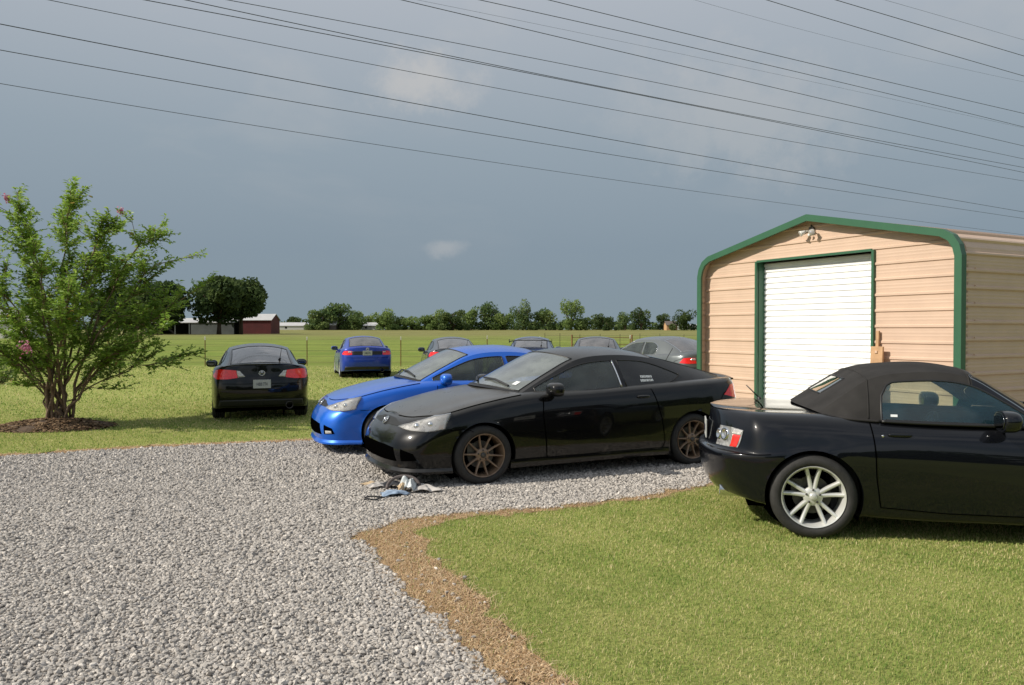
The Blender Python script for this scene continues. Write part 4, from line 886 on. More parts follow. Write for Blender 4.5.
def blades(name, P, h, w, m, tint, lean=.5):
    """bent two-segment blades"""
    n = len(P); a = rng.uniform(0, 6.283, n); l = np.abs(rng.normal(0, lean, n)) * h; d = np.stack([np.cos(a), np.sin(a)], -1); s = np.stack([-np.sin(a), np.cos(a)], -1) * (w / 2)[:, None]
    z = P[:, 2]; c = P[:, :2]
    def pt(xy, zz): return np.concatenate([xy, zz[:, None]], 1)
    V = np.stack([pt(c - s, z - .004), pt(c + s, z - .004), pt(c + d * (l * .35)[:, None] - s * .8, z + h * .62), pt(c + d * (l * .35)[:, None] + s * .8, z + h * .62), pt(c + d * l[:, None] - s * .12, z + h), pt(c + d * l[:, None] + s * .12, z + h)], 1).reshape(-1, 3)
    f = np.array([(0, 1, 3, 2), (2, 3, 5, 4)]); F = (f[None] + (np.arange(n) * 6)[:, None, None]).reshape(-1, 4); return V, F, np.repeat(tint, 6)
def patchy(P, s, ph): return .5 + .5 * (np.sin(P[:, 0] * s + ph) * np.sin(P[:, 1] * s * 1.3 + ph * 2.1) + .6 * np.sin(P[:, 0] * s * 2.7 + P[:, 1] * s * 2.1 + ph * 3)) / 1.6
out = ([], [], []); n0 = 0
lawn_poly = np.concatenate([lawn_j, [[12, 8.9], [12, -4]]])
for (y0, y1, dens, hh, ww, tst) in ((2.7, 5.2, 9500, (.007, .021), .0032, 0), (5.2, 9.0, 6500, (.008, .024), .0044, 0), (9, 12.5, 1100, (.012, .03), .008, 1), (12.5, 18, 480, (.014, .034), .013, 1), (18, 34.5, 110, (.02, .045), .022, 1)):
    if tst == 0: t = lambda P: (inside(P, lawn_poly) | (inside(P, dead_poly) & (rng.random(len(P)) < .18))) & in_view(P)
    else: t = lambda P: ~inside(P, gravel_poly) & ~inside(P, far_dead) & ~inside(P, dead_poly) & in_view(P)
    P = sample_poly((-24, 25, y0, y1) if tst else (-2, 8.5, y0, y1), dens, t); n = len(P); pa = patchy(P, 1.9, .7) * .5 + patchy(P, 5.3, 2.0) * .5
    V, F, C = blades('b', np.concatenate([P, np.zeros((n, 1))], 1), rng.uniform(*hh, n) * (.75 + .5 * pa), ww * rng.uniform(.7, 1.3, n), None, np.clip(rng.normal(.53, .27, n) + .42 * (.5 - pa), 0, 1), lean=.5 if tst else 1.0)
    out[0].append(V); out[1].append(F + n0); out[2].append(C); n0 += len(V)
tag(np_mesh('lawn_grass', np.concatenate(out[0]), np.concatenate(out[1]), M['blade'], colors=np.concatenate(out[2])), kind='stuff')
# straw lying on the dead strips, blades creeping over the edge
out = ([], [], []); n0 = 0
for poly, box, dens, hw in ((dead_poly, (-2, 8, 2.6, 9.2), 9000, (.05, .0030)), (far_dead, (-12, 9, 9, 13.5), 1200, (.06, .008))):
    P = sample_poly(box, dens, lambda P: inside(P, poly) & in_view(P)); n = len(P); P = P + rng.normal(0, .055, (n, 2)) * (rng.random((n, 1)) < .6)
    V, F, C = blades('s', np.concatenate([P, rng.uniform(.002, .012, (n, 1))], 1), rng.uniform(.004, .016, n), hw[1] * rng.uniform(.6, 1.4, n), None, np.clip(rng.normal(.5, .25, n), 0, 1), lean=hw[0] * 90)
    out[0].append(V); out[1].append(F + n0); out[2].append(C); n0 += len(V)
tag(np_mesh('dry_grass', np.concatenate(out[0]), np.concatenate(out[1]), M['straw'], colors=np.concatenate(out[2])), kind='stuff')
# ------------------------------------------------------------------ metal shed
M['tan'] = mat('tan_steel', (.58, .42, .315), .42, var=.05, var_scale=3)
M['green'] = mat('green_steel', (.032, .11, .058), .4, var=.06, var_scale=4)
M['white_steel'] = mat('white_steel', (.85, .85, .84), .42, var=.04, var_scale=4)
M['concrete'] = mat('concrete', (.34, .32, .29), .9, var=.15)
def make_shed():
    fx = Vector((-.47, .883, 0)).normalized(); nx = Vector((-fx.y, fx.x, 0))            # along the front (away from the near corner); outward normal of the front
    root = empty('metal_shed', (5.85, 10.3, 0), math.atan2(fx.y, fx.x)); W_, LEN = 5.06, 7.6   # local x along the front, local y = outward of the front face is +y
    prof = [(0, 0), (0, 2.58), (.035, 2.72), (.12, 2.85), (.27, 2.935), (W_ / 2, 3.42)]; prof = prof + [(W_ - x, z) for x, z in prof[-2::-1]]
    prof = np.array(prof); mid = np.array([W_ / 2, 1.2])
    # ribbed skin: the outline resampled with a raised rib every 0.229 m, extruded to the back
    d = np.concatenate([[0], np.cumsum(np.linalg.norm(np.diff(prof, axis=0), axis=1))]); tot = d[-1]
    ts = [];
    for k in range(int(tot / .229) + 1):
        c = .10 + k * .229
        for a, h in ((-.034, 0), (-.012, .03), (.012, .03), (.034, 0), (.075, 0), (.083, .002), (.098, .002), (.106, 0), (.123, 0), (.131, .002), (.146, .002), (.154, 0)): ts.append((c + a, h))
    ts = [(0, 0)] + [t for t in ts if .002 < t[0] < tot - .002] + [(tot, 0)] + [(x, 0) for x in d[1:-1]]; ts = sorted(ts); tt = np.array([t[0] for t in ts]); hh = np.array([t[1] for t in ts])
    P = np.stack([np.interp(tt, d, prof[:, 0]), np.interp(tt, d, prof[:, 1])], -1); e = .05; Q = np.stack([np.interp(tt + e, d, prof[:, 0]) - np.interp(tt - e, d, prof[:, 0]), np.interp(tt + e, d, prof[:, 1]) - np.interp(tt - e, d, prof[:, 1])], -1); Q /= np.linalg.norm(Q, axis=1, keepdims=True)
    nrm = np.stack([-Q[:, 1], Q[:, 0]], -1); P = P + nrm * (hh - .03)[:, None]
    def skin(name, sel):
        mb = MB(); idx = np.where(sel)[0]; k = len(idx); V = np.concatenate([np.stack([P[idx, 0], np.full(k, yy), P[idx, 1]], -1) for yy in (-.005, -LEN)]); mb.add(V, [(i, i + 1, k + i + 1, k + i) for i in range(k - 1)]); return mb.build(name, M['tan'], root)
    zc = 2.60; r0 = tt <= d[1] + .15; r2 = tt >= tot - d[1] - .15; skin('side_wall', r0); skin('side_wall', r2); skin('roof', (tt >= d[1] + .14) & (tt <= tot - d[1] - .14))
    # inner lining of the outline seen inside the trim
    # front wall, ribs every 0.229 m, set back inside the outline
    REC = -.17
    def half(z):                       # x range of the outline at height z
        if z <= 2.58: return .03
        return float(np.interp(z, prof[1:6, 1], prof[1:6, 0])) + .02
    def wall(name, xr, z0, z1, y0=REC):
        lv = [(z0, 0)]
        for k in range(16):
            c = .05 + k * .229
            for a, h in ((-.028, 0), (-.014, .018), (.014, .018), (.028, 0), (.078, 0), (.085, .0012), (.1, .0012), (.107, 0), (.125, 0), (.132, .0012), (.146, .0012), (.153, 0)):
                if z0 + .002 < c + a < z1 - .002: lv.append((c + a, h))
        lv.append((z1, 0)); mb = MB(); V = []
        for z, h in lv:
            a, b = xr(z); V += [(a, y0 + h, z), (b, y0 + h, z)]
        mb.add(V, [(2 * i, 2 * i + 1, 2 * i + 3, 2 * i + 2) for i in range(len(lv) - 1)]); return mb
    dx0, dx1, dz = 1.44, 3.72, 2.76
    mb = wall('w', lambda z: (half(z), dx0), .0, dz); m2 = wall('w', lambda z: (dx1, W_ - half(z)), .0, dz); m3 = wall('w', lambda z: (half(z), W_ - half(z)), dz, 3.40); mb.add(m2.v, m2.f); mb.add(m3.v, m3.f)
    mb.build('front_wall', M['tan'], root)
    bk = MB(); zs = [0, 2.58, 2.72, 2.85, 2.93, 3.40]; V = []
    for z in zs: V += [(half(z), -LEN + .02, z), (W_ - half(z), -LEN + .02, z)]
    bk.add(V, [(2 * i, 2 * i + 1, 2 * i + 3, 2 * i + 2) for i in range(5)]); bk.build('back_wall', M['tan'], root)
    # green trim following the outline
    tr = MB(); out_ = prof; e = np.gradient(out_, axis=0)
    def offs(p, k):
        n_ = []
        for i in range(len(p)):
            a = p[i] - p[i - 1] if i else p[1] - p[0]; b = p[i + 1] - p[i] if i < len(p) - 1 else a
            a = a / np.linalg.norm(a); b = b / np.linalg.norm(b); na, nb = np.array([-a[1], a[0]]), np.array([-b[1], b[0]]); m_ = na + nb; m_ /= np.linalg.norm(m_); n_.append(p[i] + m_ * k / max(.5, m_ @ na))
        return np.array(n_)
    o1, i1 = offs(prof, .012), offs(prof, -.09); K = len(prof); ring = []
    for p, y in ((o1, .012), (i1, .012), (i1, -.03), (o1, -.09)): ring.append(np.stack([p[:, 0], np.full(K, y), p[:, 1]], -1))
    V = np.stack(ring, 1).reshape(-1, 3); tr.add(V, [(4 * i + j, 4 * i + (j + 1) % 4, 4 * i + 4 + (j + 1) % 4, 4 * i + 4 + j) for i in range(K - 1) for j in range(4)])
    tr.build('trim', M['green'], root, recalc=True)
    # lining of the overhang between trim and front wall
    li = MB(); i2 = offs(prof, -.03); V = np.concatenate([np.stack([i2[:, 0], np.full(K, y), i2[:, 1]], -1) for y in (-.03, REC - .03)]); li.add(V, [(i, i + 1, K + i + 1, K + i) for i in range(K - 1)]); li.build('overhang_lining', M['tan'], root)
    # roll-up door
    fr = MB(); fr.box((dx0 - .016, REC + .02, dz / 2), (.04, .05, dz + .04)); fr.box((dx1 + .016, REC + .02, dz / 2), (.04, .05, dz + .04)); fr.box(((dx0 + dx1) / 2, REC + .021, dz + .018), (dx1 - dx0 - .01, .048, .036))
    fr.box((dx1 - .005, REC - .085, dz / 2), (.015, .155, dz)); fr.box((dx0 + .005, REC - .085, dz / 2), (.015, .155, dz)); dr_frame = fr.build('door_frame', M['green'], root)
    dr = MB(); V = []; n = int(dz / .0945); zz = []
    for k in range(n + 1):
        z = .02 + k * .0945
        for a, y in ((0, 0), (.012, .0), (.026, .02), (.070, .02), (.084, 0)):
            if z + a < dz: zz.append((z + a, y))
    for z, y in zz: V += [(dx0, REC - .15 + y, z), (dx1, REC - .15 + y, z)]
    dr.add(V, [(2 * i, 2 * i + 1, 2 * i + 3, 2 * i + 2) for i in range(len(zz) - 1)]); dr.box(((dx0 + dx1) / 2, REC - .145, .04), (dx1 - dx0 - .02, .05, .08)); do = dr.build('roll_up_door', M['white_steel'], root)
    hn = MB(); hn.box(((dx0 + dx1) / 2, REC - .11, .4), (.14, .03, .05)); hn.build('door_handle', M['dark_metal'], do)
    sl = MB(); sl.box((W_ / 2, -LEN / 2 + .1, .02), (W_ + .3, LEN + .4, .06)); sl.build('slab', M['concrete'], root)
    for k in range(11): bo = MB(); bo.sup((-.0, -.30, .18 + k * .229 - .05), (.012, .012, .012), (1, 1), 8, 6); bo.build('screw', M['tan'], root)
    tag(root, 'tan metal shed with green trim and a white roll up door', 'shed')
    return root, W_, REC
shed, SW, SREC = make_shed()
def shed_pt(x, y, z): return shed.matrix_basis @ Vector((x, y, z)) if False else Matrix.Translation(shed.location) @ Matrix.Rotation(shed.rotation_euler.z, 4, 'Z') @ Vector((x, y, z))
# twin floodlight under the ridge
M['lamp_white'] = mat('lamp_enamel', (.75, .74, .70), .35); M['lamp_glass'] = mat('floodlamp_face', (.55, .52, .5), .1, .2, 1)
fl = empty('floodlight', shed_pt(SW / 2 + .02, SREC + .02, 3.13), shed.rotation_euler.z); fl.scale = (.62, .62, .62)
mb = MB(); mb.box((0, .02, .10), (.14, .05, .16)); mb.tube([(0, .03, .16), (0, .03, .24)], .02, 8); mb.build('junction_box', M['dark_metal'], fl, bevel=.006)
for sx, yaw in ((1, .5), (-1, -.35)):
    rt = Matrix.Rotation(-yaw, 3, 'Z') @ Matrix.Rotation(-.45, 3, 'X'); h = MB(); q = MB()
    q.lathe_y([(0, -.06), (.035, -.055), (.045, 0), (.07, .07), (.078, .10), (.07, .098)], 20); h.add([rt @ Vector(p) + Vector((sx * .15, .14, .05)) for p in q.v], q.f)
    h.tube([(sx * .05, .04, .08), (sx * .11, .09, .08), (sx * .15, .12, .06)], .014, 6); lh = h.build('lamp_head', M['lamp_white'], fl, smooth=True)
    g_ = MB(); q = MB(); q.lathe_y([(0, .112), (.05, .108), (.072, .098)], 20); g_.add([rt @ Vector(p) + Vector((sx * .15, .14, .05)) for p in q.v], q.f); g_.build('lamp_face', M['lamp_glass'], lh, smooth=True)
mb = MB(); mb.sup((0, .09, -.03), (.035, .05, .04), (.7, .7)); mb.build('motion_sensor', M['lamp_white'], fl, smooth=True)
tag(fl, 'small twin headed white floodlight under the ridge of the tan shed', 'floodlight')
# wooden board standing beside the door
M['wood'] = mat('bare_wood', (.47, .285, .15), .7, var=.18, var_scale=9)
def board():
    e = empty('wooden_board', shed_pt(1.28, SREC + .12, 0), shed.rotation_euler.z); mb = MB(); mb.box((0, .05, .67), (.20, .035, 1.38)); mb.box((-.0, .072, 1.28), (.045, .02, .045), mi=1)
    p = mb.build('plank', [M['wood'], M['tan']], e, bevel=.008); mb = MB(); mb.box((.045, -.01, .79), (.05, .03, 1.60)); mb.build('batten', M['wood'], e, bevel=.005)
    e.rotation_euler = (R(2.5), 0, shed.rotation_euler.z); tag(e, 'pale wooden board leaning on the shed beside the roll up door', 'board')
board()

# ------------------------------------------------------------------ barn, pole shed, far buildings
M['red_wood'] = mat('shaded_red_steel', (.095, .012, .014), .7, var=.2, var_scale=.5); M['roof_metal'] = mat('galvanised_roof', (.55, .54, .53), .45, .2, var=.08, var_scale=.4); M['grey_wall'] = mat('grey_siding', (.13, .145, .15), .8, var=.12, var_scale=.4); M['dark_void'] = mat('interior_shade', (.01, .01, .01), 1)
M['white_wall'] = mat('white_siding', (.55, .54, .5), .8); M['brown_roof'] = mat('brown_shingle', (.12, .10, .09), .9)
def gable(root, c, size, eave, ridge, wall_m, roof_m, axis='x', over=.4):
    """walls and a pitched roof; c = centre on the ground, size = (along x, along y)"""
    a, b = size[0] / 2, size[1] / 2; w = MB()
    if axis == 'x': V = [(-a, -b, 0), (a, -b, 0), (a, b, 0), (-a, b, 0), (-a, -b, eave), (a, -b, eave), (a, b, eave), (-a, b, eave), (-a, 0, ridge), (a, 0, ridge)]; Fw = [(0, 1, 5, 4), (2, 3, 7, 6), (1, 2, 6, 9, 5), (3, 0, 4, 8, 7)]; rf = [(-a - over, -b - over, eave - .2), (a + over, -b - over, eave - .2), (a + over, 0, ridge + .1), (-a - over, 0, ridge + .1), (-a - over, b + over, eave - .2), (a + over, b + over, eave - .2)]
    else: V = [(-a, -b, 0), (a, -b, 0), (a, b, 0), (-a, b, 0), (-a, -b, eave), (a, -b, eave), (a, b, eave), (-a, b, eave), (0, -b, ridge), (0, b, ridge)]; Fw = [(1, 2, 6, 5), (3, 0, 4, 7), (0, 1, 5, 8, 4), (2, 3, 7, 9, 6)]; rf = [(-a - over, -b - over, eave - .2), (-a - over, b + over, eave - .2), (0, b + over, ridge + .1), (0, -b - over, ridge + .1), (a + over, -b - over, eave - .2), (a + over, b + over, eave - .2)]
    sh = lambda v: [(p[0] + c[0], p[1] + c[1], p[2]) for p in v]; w.add(sh(V), Fw); w.build('wall', wall_m, root)
    r = MB(); t = [(p[0], p[1], p[2] + .15) for p in rf]; r.add(sh(rf + t), [(0, 1, 2, 3), (3, 2, 5, 4), (6, 7, 8, 9), (9, 8, 11, 10), (0, 1, 7, 6), (4, 5, 11, 10), (0, 3, 9, 6), (3, 4, 10, 9), (1, 2, 8, 7), (2, 5, 11, 8)]); return r.build('roof', roof_m, root, recalc=True)
p = G(249, 334.0); barn = empty('red_barn', p); gable(barn, (0, 6), (17.5, 12), 5.6, 7.9, M['red_wood'], M['roof_metal'])  # barn red is darkened to carry the shade lying on it
mb = MB(); mb.box((-5, -.06, 1.9), (3.4, .1, 3.8)); mb.build('barn_door', M['red_wood'], barn); tag(barn, 'shaded red barn with a pale metal roof at the end of the pasture', 'barn')
p = G(188, 334.3); ps = empty('pole_shed', p); mb = MB(); mb.add([(-16, 0, 4.2), (17, 0, 4.2), (17, 11, 6.0), (-16, 11, 6.0), (-16, 0, 4.4), (17, 0, 4.4), (17, 11, 6.2), (-16, 11, 6.2)], [(0, 1, 2, 3), (4, 5, 6, 7), (0, 1, 5, 4), (2, 3, 7, 6), (1, 2, 6, 5), (0, 3, 7, 4)]); mb.build('roof', M['roof_metal'], ps, recalc=True)
mb = MB(); mb.box((9, .3, 2.05), (16, .2, 4.1)); mb.build('grey_wall', M['grey_wall'], ps); mb = MB(); mb.box((0, 10.5, 2.6), (33, .2, 5.2)); mb.box((-15.9, 5.3, 2.3), (.2, 10, 4.6)); mb.build('back_wall', M['dark_void'], ps)  # near-black back wall has the shade of the open bay in its colour
for k in range(4): mb = MB(); mb.box((-15.5 + k * 5.3, .3, 2.05), (.3, .3, 4.1)); mb.build('post', M['grey_wall'], ps)
tag(ps, 'long low pole shed with a white roof and grey wall left of the barn', 'shed')
def far_house(px, py, d, w, h, wall_m, roof_m, label, cat='house'):
    z = float(gz(d)); q = D(px, py, d); e = empty('farm_house', (q.x, d, z)); gable(e, (0, 4), (w, 8), h * .6, h, wall_m, roof_m); win = MB(); win.box((-w * .2, -.03, h * .32), (1.2, .05, 1.2)); win.build('window', M['dark_void'], e); tag(e, label, cat); return e
far_house(291, 328, 470, 15, 4.2, M['white_wall'], M['roof_metal'], 'small white farm building just right of the red barn', 'building')
far_house(306, 328, 475, 7, 3.6, M['white_wall'], M['roof_metal'], 'tiny pale outbuilding before the dense round trees', 'building')
far_house(327, 329, 455, 10, 5.0, M['brown_roof'], M['roof_metal'], 'low dark house with a pale roof under the dense trees', 'house')
far_house(369, 328, 470, 9, 4.2, M['white_wall'], M['roof_metal'], 'small pale house in the gap of the tree line', 'house')
far_house(672, 329, 440, 6, 5.0, M['wood'], M['brown_roof'], 'small brown wooden hut at the right of the tree line', 'hut')
far_house(690, 328, 480, 16, 3.0, M['white_wall'], M['roof_metal'], 'long white low building at the far right of the pasture', 'building')
e = far_house(-6, 334, 150, 12, 5.2, M['white_wall'], M['roof_metal'], 'pale roofed house half hidden behind the flowering tree', 'house')

# ------------------------------------------------------------------ trees
M['bark'] = mat('bark', (.085, .06, .04), .9, var=.35, var_scale=18); M['smooth_bark'] = mat('smooth_bark', (.16, .105, .065), .75, var=.35, var_scale=12)
M['leaf'] = tinted('fresh_leaf', [(0, (.11, .20, .03)), (.5, (.25, .39, .06)), (.85, (.40, .52, .11)), (1, (.28, .17, .05))], .45, .35, .5)
M['petal'] = tinted('pink_petal', [(0, (.45, .12, .22)), (1, (.68, .32, .42))], .7, .2, .3)
def foliage_mat(name, a, b, c): return tinted(name, [(0, a), (.55, b), (1, c)], .75, .2, .45)
M['fol_dark'] = foliage_mat('dark_oak_foliage', (.038, .068, .025), (.08, .122, .04), (.145, .19, .062))
M['fol_mid'] = foliage_mat('green_foliage', (.07, .125, .045), (.16, .22, .075), (.25, .31, .11))
M['fol_light'] = foliage_mat('pale_foliage', (.10, .16, .05), (.20, .28, .085), (.29, .36, .12))
def far_tree(name, px, base_py, top_py, wpx, d, m, label, lobes=14, nq=1700, trunk=.12, z=None, seed=0, skirt=.0, at=None):
    r = np.random.default_rng(seed + int(px * 7)); s = F_PX / d; zb = float(gz(d)) if z is None else z; c = D(px, base_py, d); Hh = (D(px, top_py, d).z - zb) * 1.1; Wd = wpx / s / 2 * 1.15
    if at: c = Vector((at[0], at[1], 0)); d = at[1]; zb = 0; Hh = at[2]; Wd = at[3]
    root = empty(name, (c.x, d, zb)); tb = MB(); th = Hh * max(trunk, .05)
    tb.tube([(0, 0, -.2), (.1, 0, th), (.15, .1, Hh * .5), (0, 0, Hh * .8)], [Wd * .07 + .12, Wd * .05 + .1, Wd * .03 + .06, .03], 7)
    for k in range(5):
        a = k * 1.257 + r.uniform(0, .6); tb.tube([(.1, 0, th * (1 + .1 * k)), (math.cos(a) * Wd * .35, math.sin(a) * Wd * .3, Hh * .45), (math.cos(a) * Wd * .65, math.sin(a) * Wd * .6, Hh * .68)], [Wd * .03 + .06, Wd * .02 + .04, .02], 5)
    tb.build('trunk', M['bark'], root, smooth=True)
    cz = Hh * (trunk + (1 - trunk) * .5); hz_ = Hh * (1 - trunk) / 2; P = []; T = []
    L_ = []
    for k in range(lobes):
        while True:
            q = r.uniform(-1, 1, 3)
            if np.linalg.norm(q) < 1: break
        rr = r.uniform(.28, .48); sc = 1 - rr * .75; L_.append((np.array([q[0] * Wd * sc, q[1] * Wd * sc, cz + q[2] * hz_ * sc]), rr))
    if skirt: L_ += [(np.array([r.uniform(-1, 1) * Wd, r.uniform(-.5, .5) * Wd, Hh * .14]), .3) for _ in range(5)]
    per = int(nq * 1.7) // len(L_)
    for lc, rr in L_:
        v = r.normal(size=(per, 3)); v /= np.linalg.norm(v, axis=1, keepdims=True); rad = r.uniform(.45, 1.08, per) ** .6
        P.append(lc + v * rad[:, None] * np.array([Wd * rr, Wd * rr, hz_ * rr * 1.05])); T.append(np.clip(r.normal(.45, .2) + r.normal(0, .16, per), 0, 1))
    P = np.concatenate(P); T = np.concatenate(T); P[:, 2] = np.maximum(P[:, 2], .1); n = len(P); sz = Wd * r.uniform(.035, .08, n) + .10
    a = r.normal(size=(n, 3)); a /= np.linalg.norm(a, axis=1, keepdims=True); b = np.cross(a, r.normal(size=(n, 3))); b /= np.linalg.norm(b, axis=1, keepdims=True)
    V = np.stack([P + a * sz[:, None], P + b * sz[:, None] * .6, P - a * sz[:, None], P - b * sz[:, None] * .6], 1).reshape(-1, 3)
    np_mesh('crown', V, np.arange(n * 4).reshape(-1, 4), m, root, colors=np.repeat(T, 4)); tag(root, label, 'tree', 'trees across the pasture'); return root
oak = dict(nq=5200, lobes=26)
far_tree('oak_tree', 219, 334, 277, 56, 285, M['fol_dark'], 'big dark oak with a forked trunk before the pole shed', trunk=.14, z=0, seed=1, **oak)
far_tree('oak_tree', 241, 334, 281, 48, 292, M['fol_dark'], 'broad dark oak standing right against the red barn', trunk=.24, z=0, seed=2, **oak)
far_tree('oak_tree', 160, 335, 284, 58, 275, M['fol_dark'], 'dark tree at the left end of the pole shed, behind the flowering tree', trunk=.10, z=0, seed=3, **oak)
far_tree('oak_tree', 118, 336, 288, 60, 262, M['fol_dark'], 'dark tree seen through the flowering tree, far left in the pasture', trunk=.08, z=0, seed=4, **oak)
TL = [(293, 329, 317, 18, 490, 'fol_dark', 'small dark round tree right of the red barn'),
      (321, 329, 311, 30, 455, 'fol_mid', 'left shoulder of the dense clump of round trees'), (340, 329, 306, 36, 462, 'fol_mid', 'tallest tree in the dense clump of round trees'), (357, 329, 311, 28, 458, 'fol_mid', 'right shoulder of the dense clump of round trees'),
      (386, 329, 310, 26, 450, 'fol_light', 'pale rounded tree right of the gap with the small house'), (398, 329, 316, 18, 470, 'fol_dark', 'dark low tree tucked behind the pale rounded tree'),
      (412, 329, 317, 22, 455, 'fol_light', 'low pale tree, first of the even hedge of trees'), (427, 329, 315, 22, 456, 'fol_light', 'low pale tree in the middle of the even hedge of trees'), (440, 330, 311, 22, 452, 'fol_light', 'taller pale tree left of the dark bushy tree'),
      (453, 330, 309, 26, 438, 'fol_dark', 'dark bushy tree standing out from the pale tree line'), (471, 329, 309, 22, 455, 'fol_light', 'pale tree right of the dark bushy tree'),
      (488, 329, 303, 28, 458, 'fol_mid', 'tall loose green tree in the middle of the tree line'), (504, 329, 310, 22, 455, 'fol_light', 'pale tree between the tall loose one and the tall dark one'),
      (523, 330, 300, 22, 445, 'fol_mid', 'tall narrow green tree above the dark blue winged car'), (546, 330, 309, 26, 446, 'fol_mid', 'round green tree right of the tall narrow one'),
      (571, 330, 299, 24, 440, 'fol_light', 'tall pale yellow green tree with an open top'), (585, 330, 319, 14, 440, 'fol_mid', 'small bush at the foot of the tall pale tree'),
      (600, 330, 315, 18, 470, 'fol_dark', 'small dark tree right of the tall pale tree'), (609, 331, 318, 12, 430, 'fol_dark', 'dark bush out in front of the small dark trees'),
      (625, 330, 313, 15, 445, 'fol_mid', 'spiky mid green tree above the grey sedan'), (641, 330, 307, 20, 460, 'fol_dark', 'tall dark blue green tree above the grey sedan'), (663, 330, 312, 14, 470, 'fol_dark', 'narrow dark tree near the brown hut'),
      (684, 330, 309, 22, 440, 'fol_dark', 'dark round tree next to the green edge of the shed')]
for i, (px, b_, t_, w_, d_, mm, lb) in enumerate(TL): far_tree('field_tree', px, b_, t_, w_, d_, M[mm], lb, lobes=13, nq=1500, trunk=.06, seed=i, skirt=1)
# the yard trees behind the photographer, which the car flanks mirror
for i, (x, y, h, w) in enumerate(((-14, -34, 6.5, 6), (-4, -32, 6, 6), (5, -33, 6.5, 6), (15, -31, 6, 6), (26, -29, 6.5, 7), (37, -22, 6, 7), (46, -10, 6.5, 7), (-25, -44, 7, 7))):
    yt = far_tree('yard_tree', 500 + i, 330, 300, 20, 100, M['fol_dark'], 'dark yard tree standing behind the photographer', lobes=16, nq=2600, trunk=.05, seed=40 + i, skirt=1, at=(x, y, h, w)); yt['group'] = 'yard trees behind the photographer'
# a far belt of wood closing the horizon behind the trees
def wood_belt():
    r = np.random.default_rng(5); n = 9000; x = r.uniform(-420, 420, n); top = 5.5 + 2.5 * np.sin(x * .03) + 1.8 * np.sin(x * .11 + 1) + 1.2 * np.sin(x * .31); z = 1.75 + np.abs(r.uniform(0, 1, n)) * top; y = 640 + r.uniform(-12, 12, n); P = np.stack([x, y, z], -1); s = r.uniform(.7, 1.6, n)
    a = r.normal(size=(n, 3)); a /= np.linalg.norm(a, axis=1, keepdims=True); b = np.cross(a, r.normal(size=(n, 3))); b /= np.linalg.norm(b, axis=1, keepdims=True)
    V = np.stack([P + a * s[:, None], P + b * s[:, None], P - a * s[:, None], P - b * s[:, None]], 1).reshape(-1, 3); tag(np_mesh('distant_wood', V, np.arange(4 * n).reshape(-1, 4), M['fol_dark'], colors=np.repeat(np.clip(r.normal(.4, .2, n), 0, 1), 4)), kind='stuff')
wood_belt()

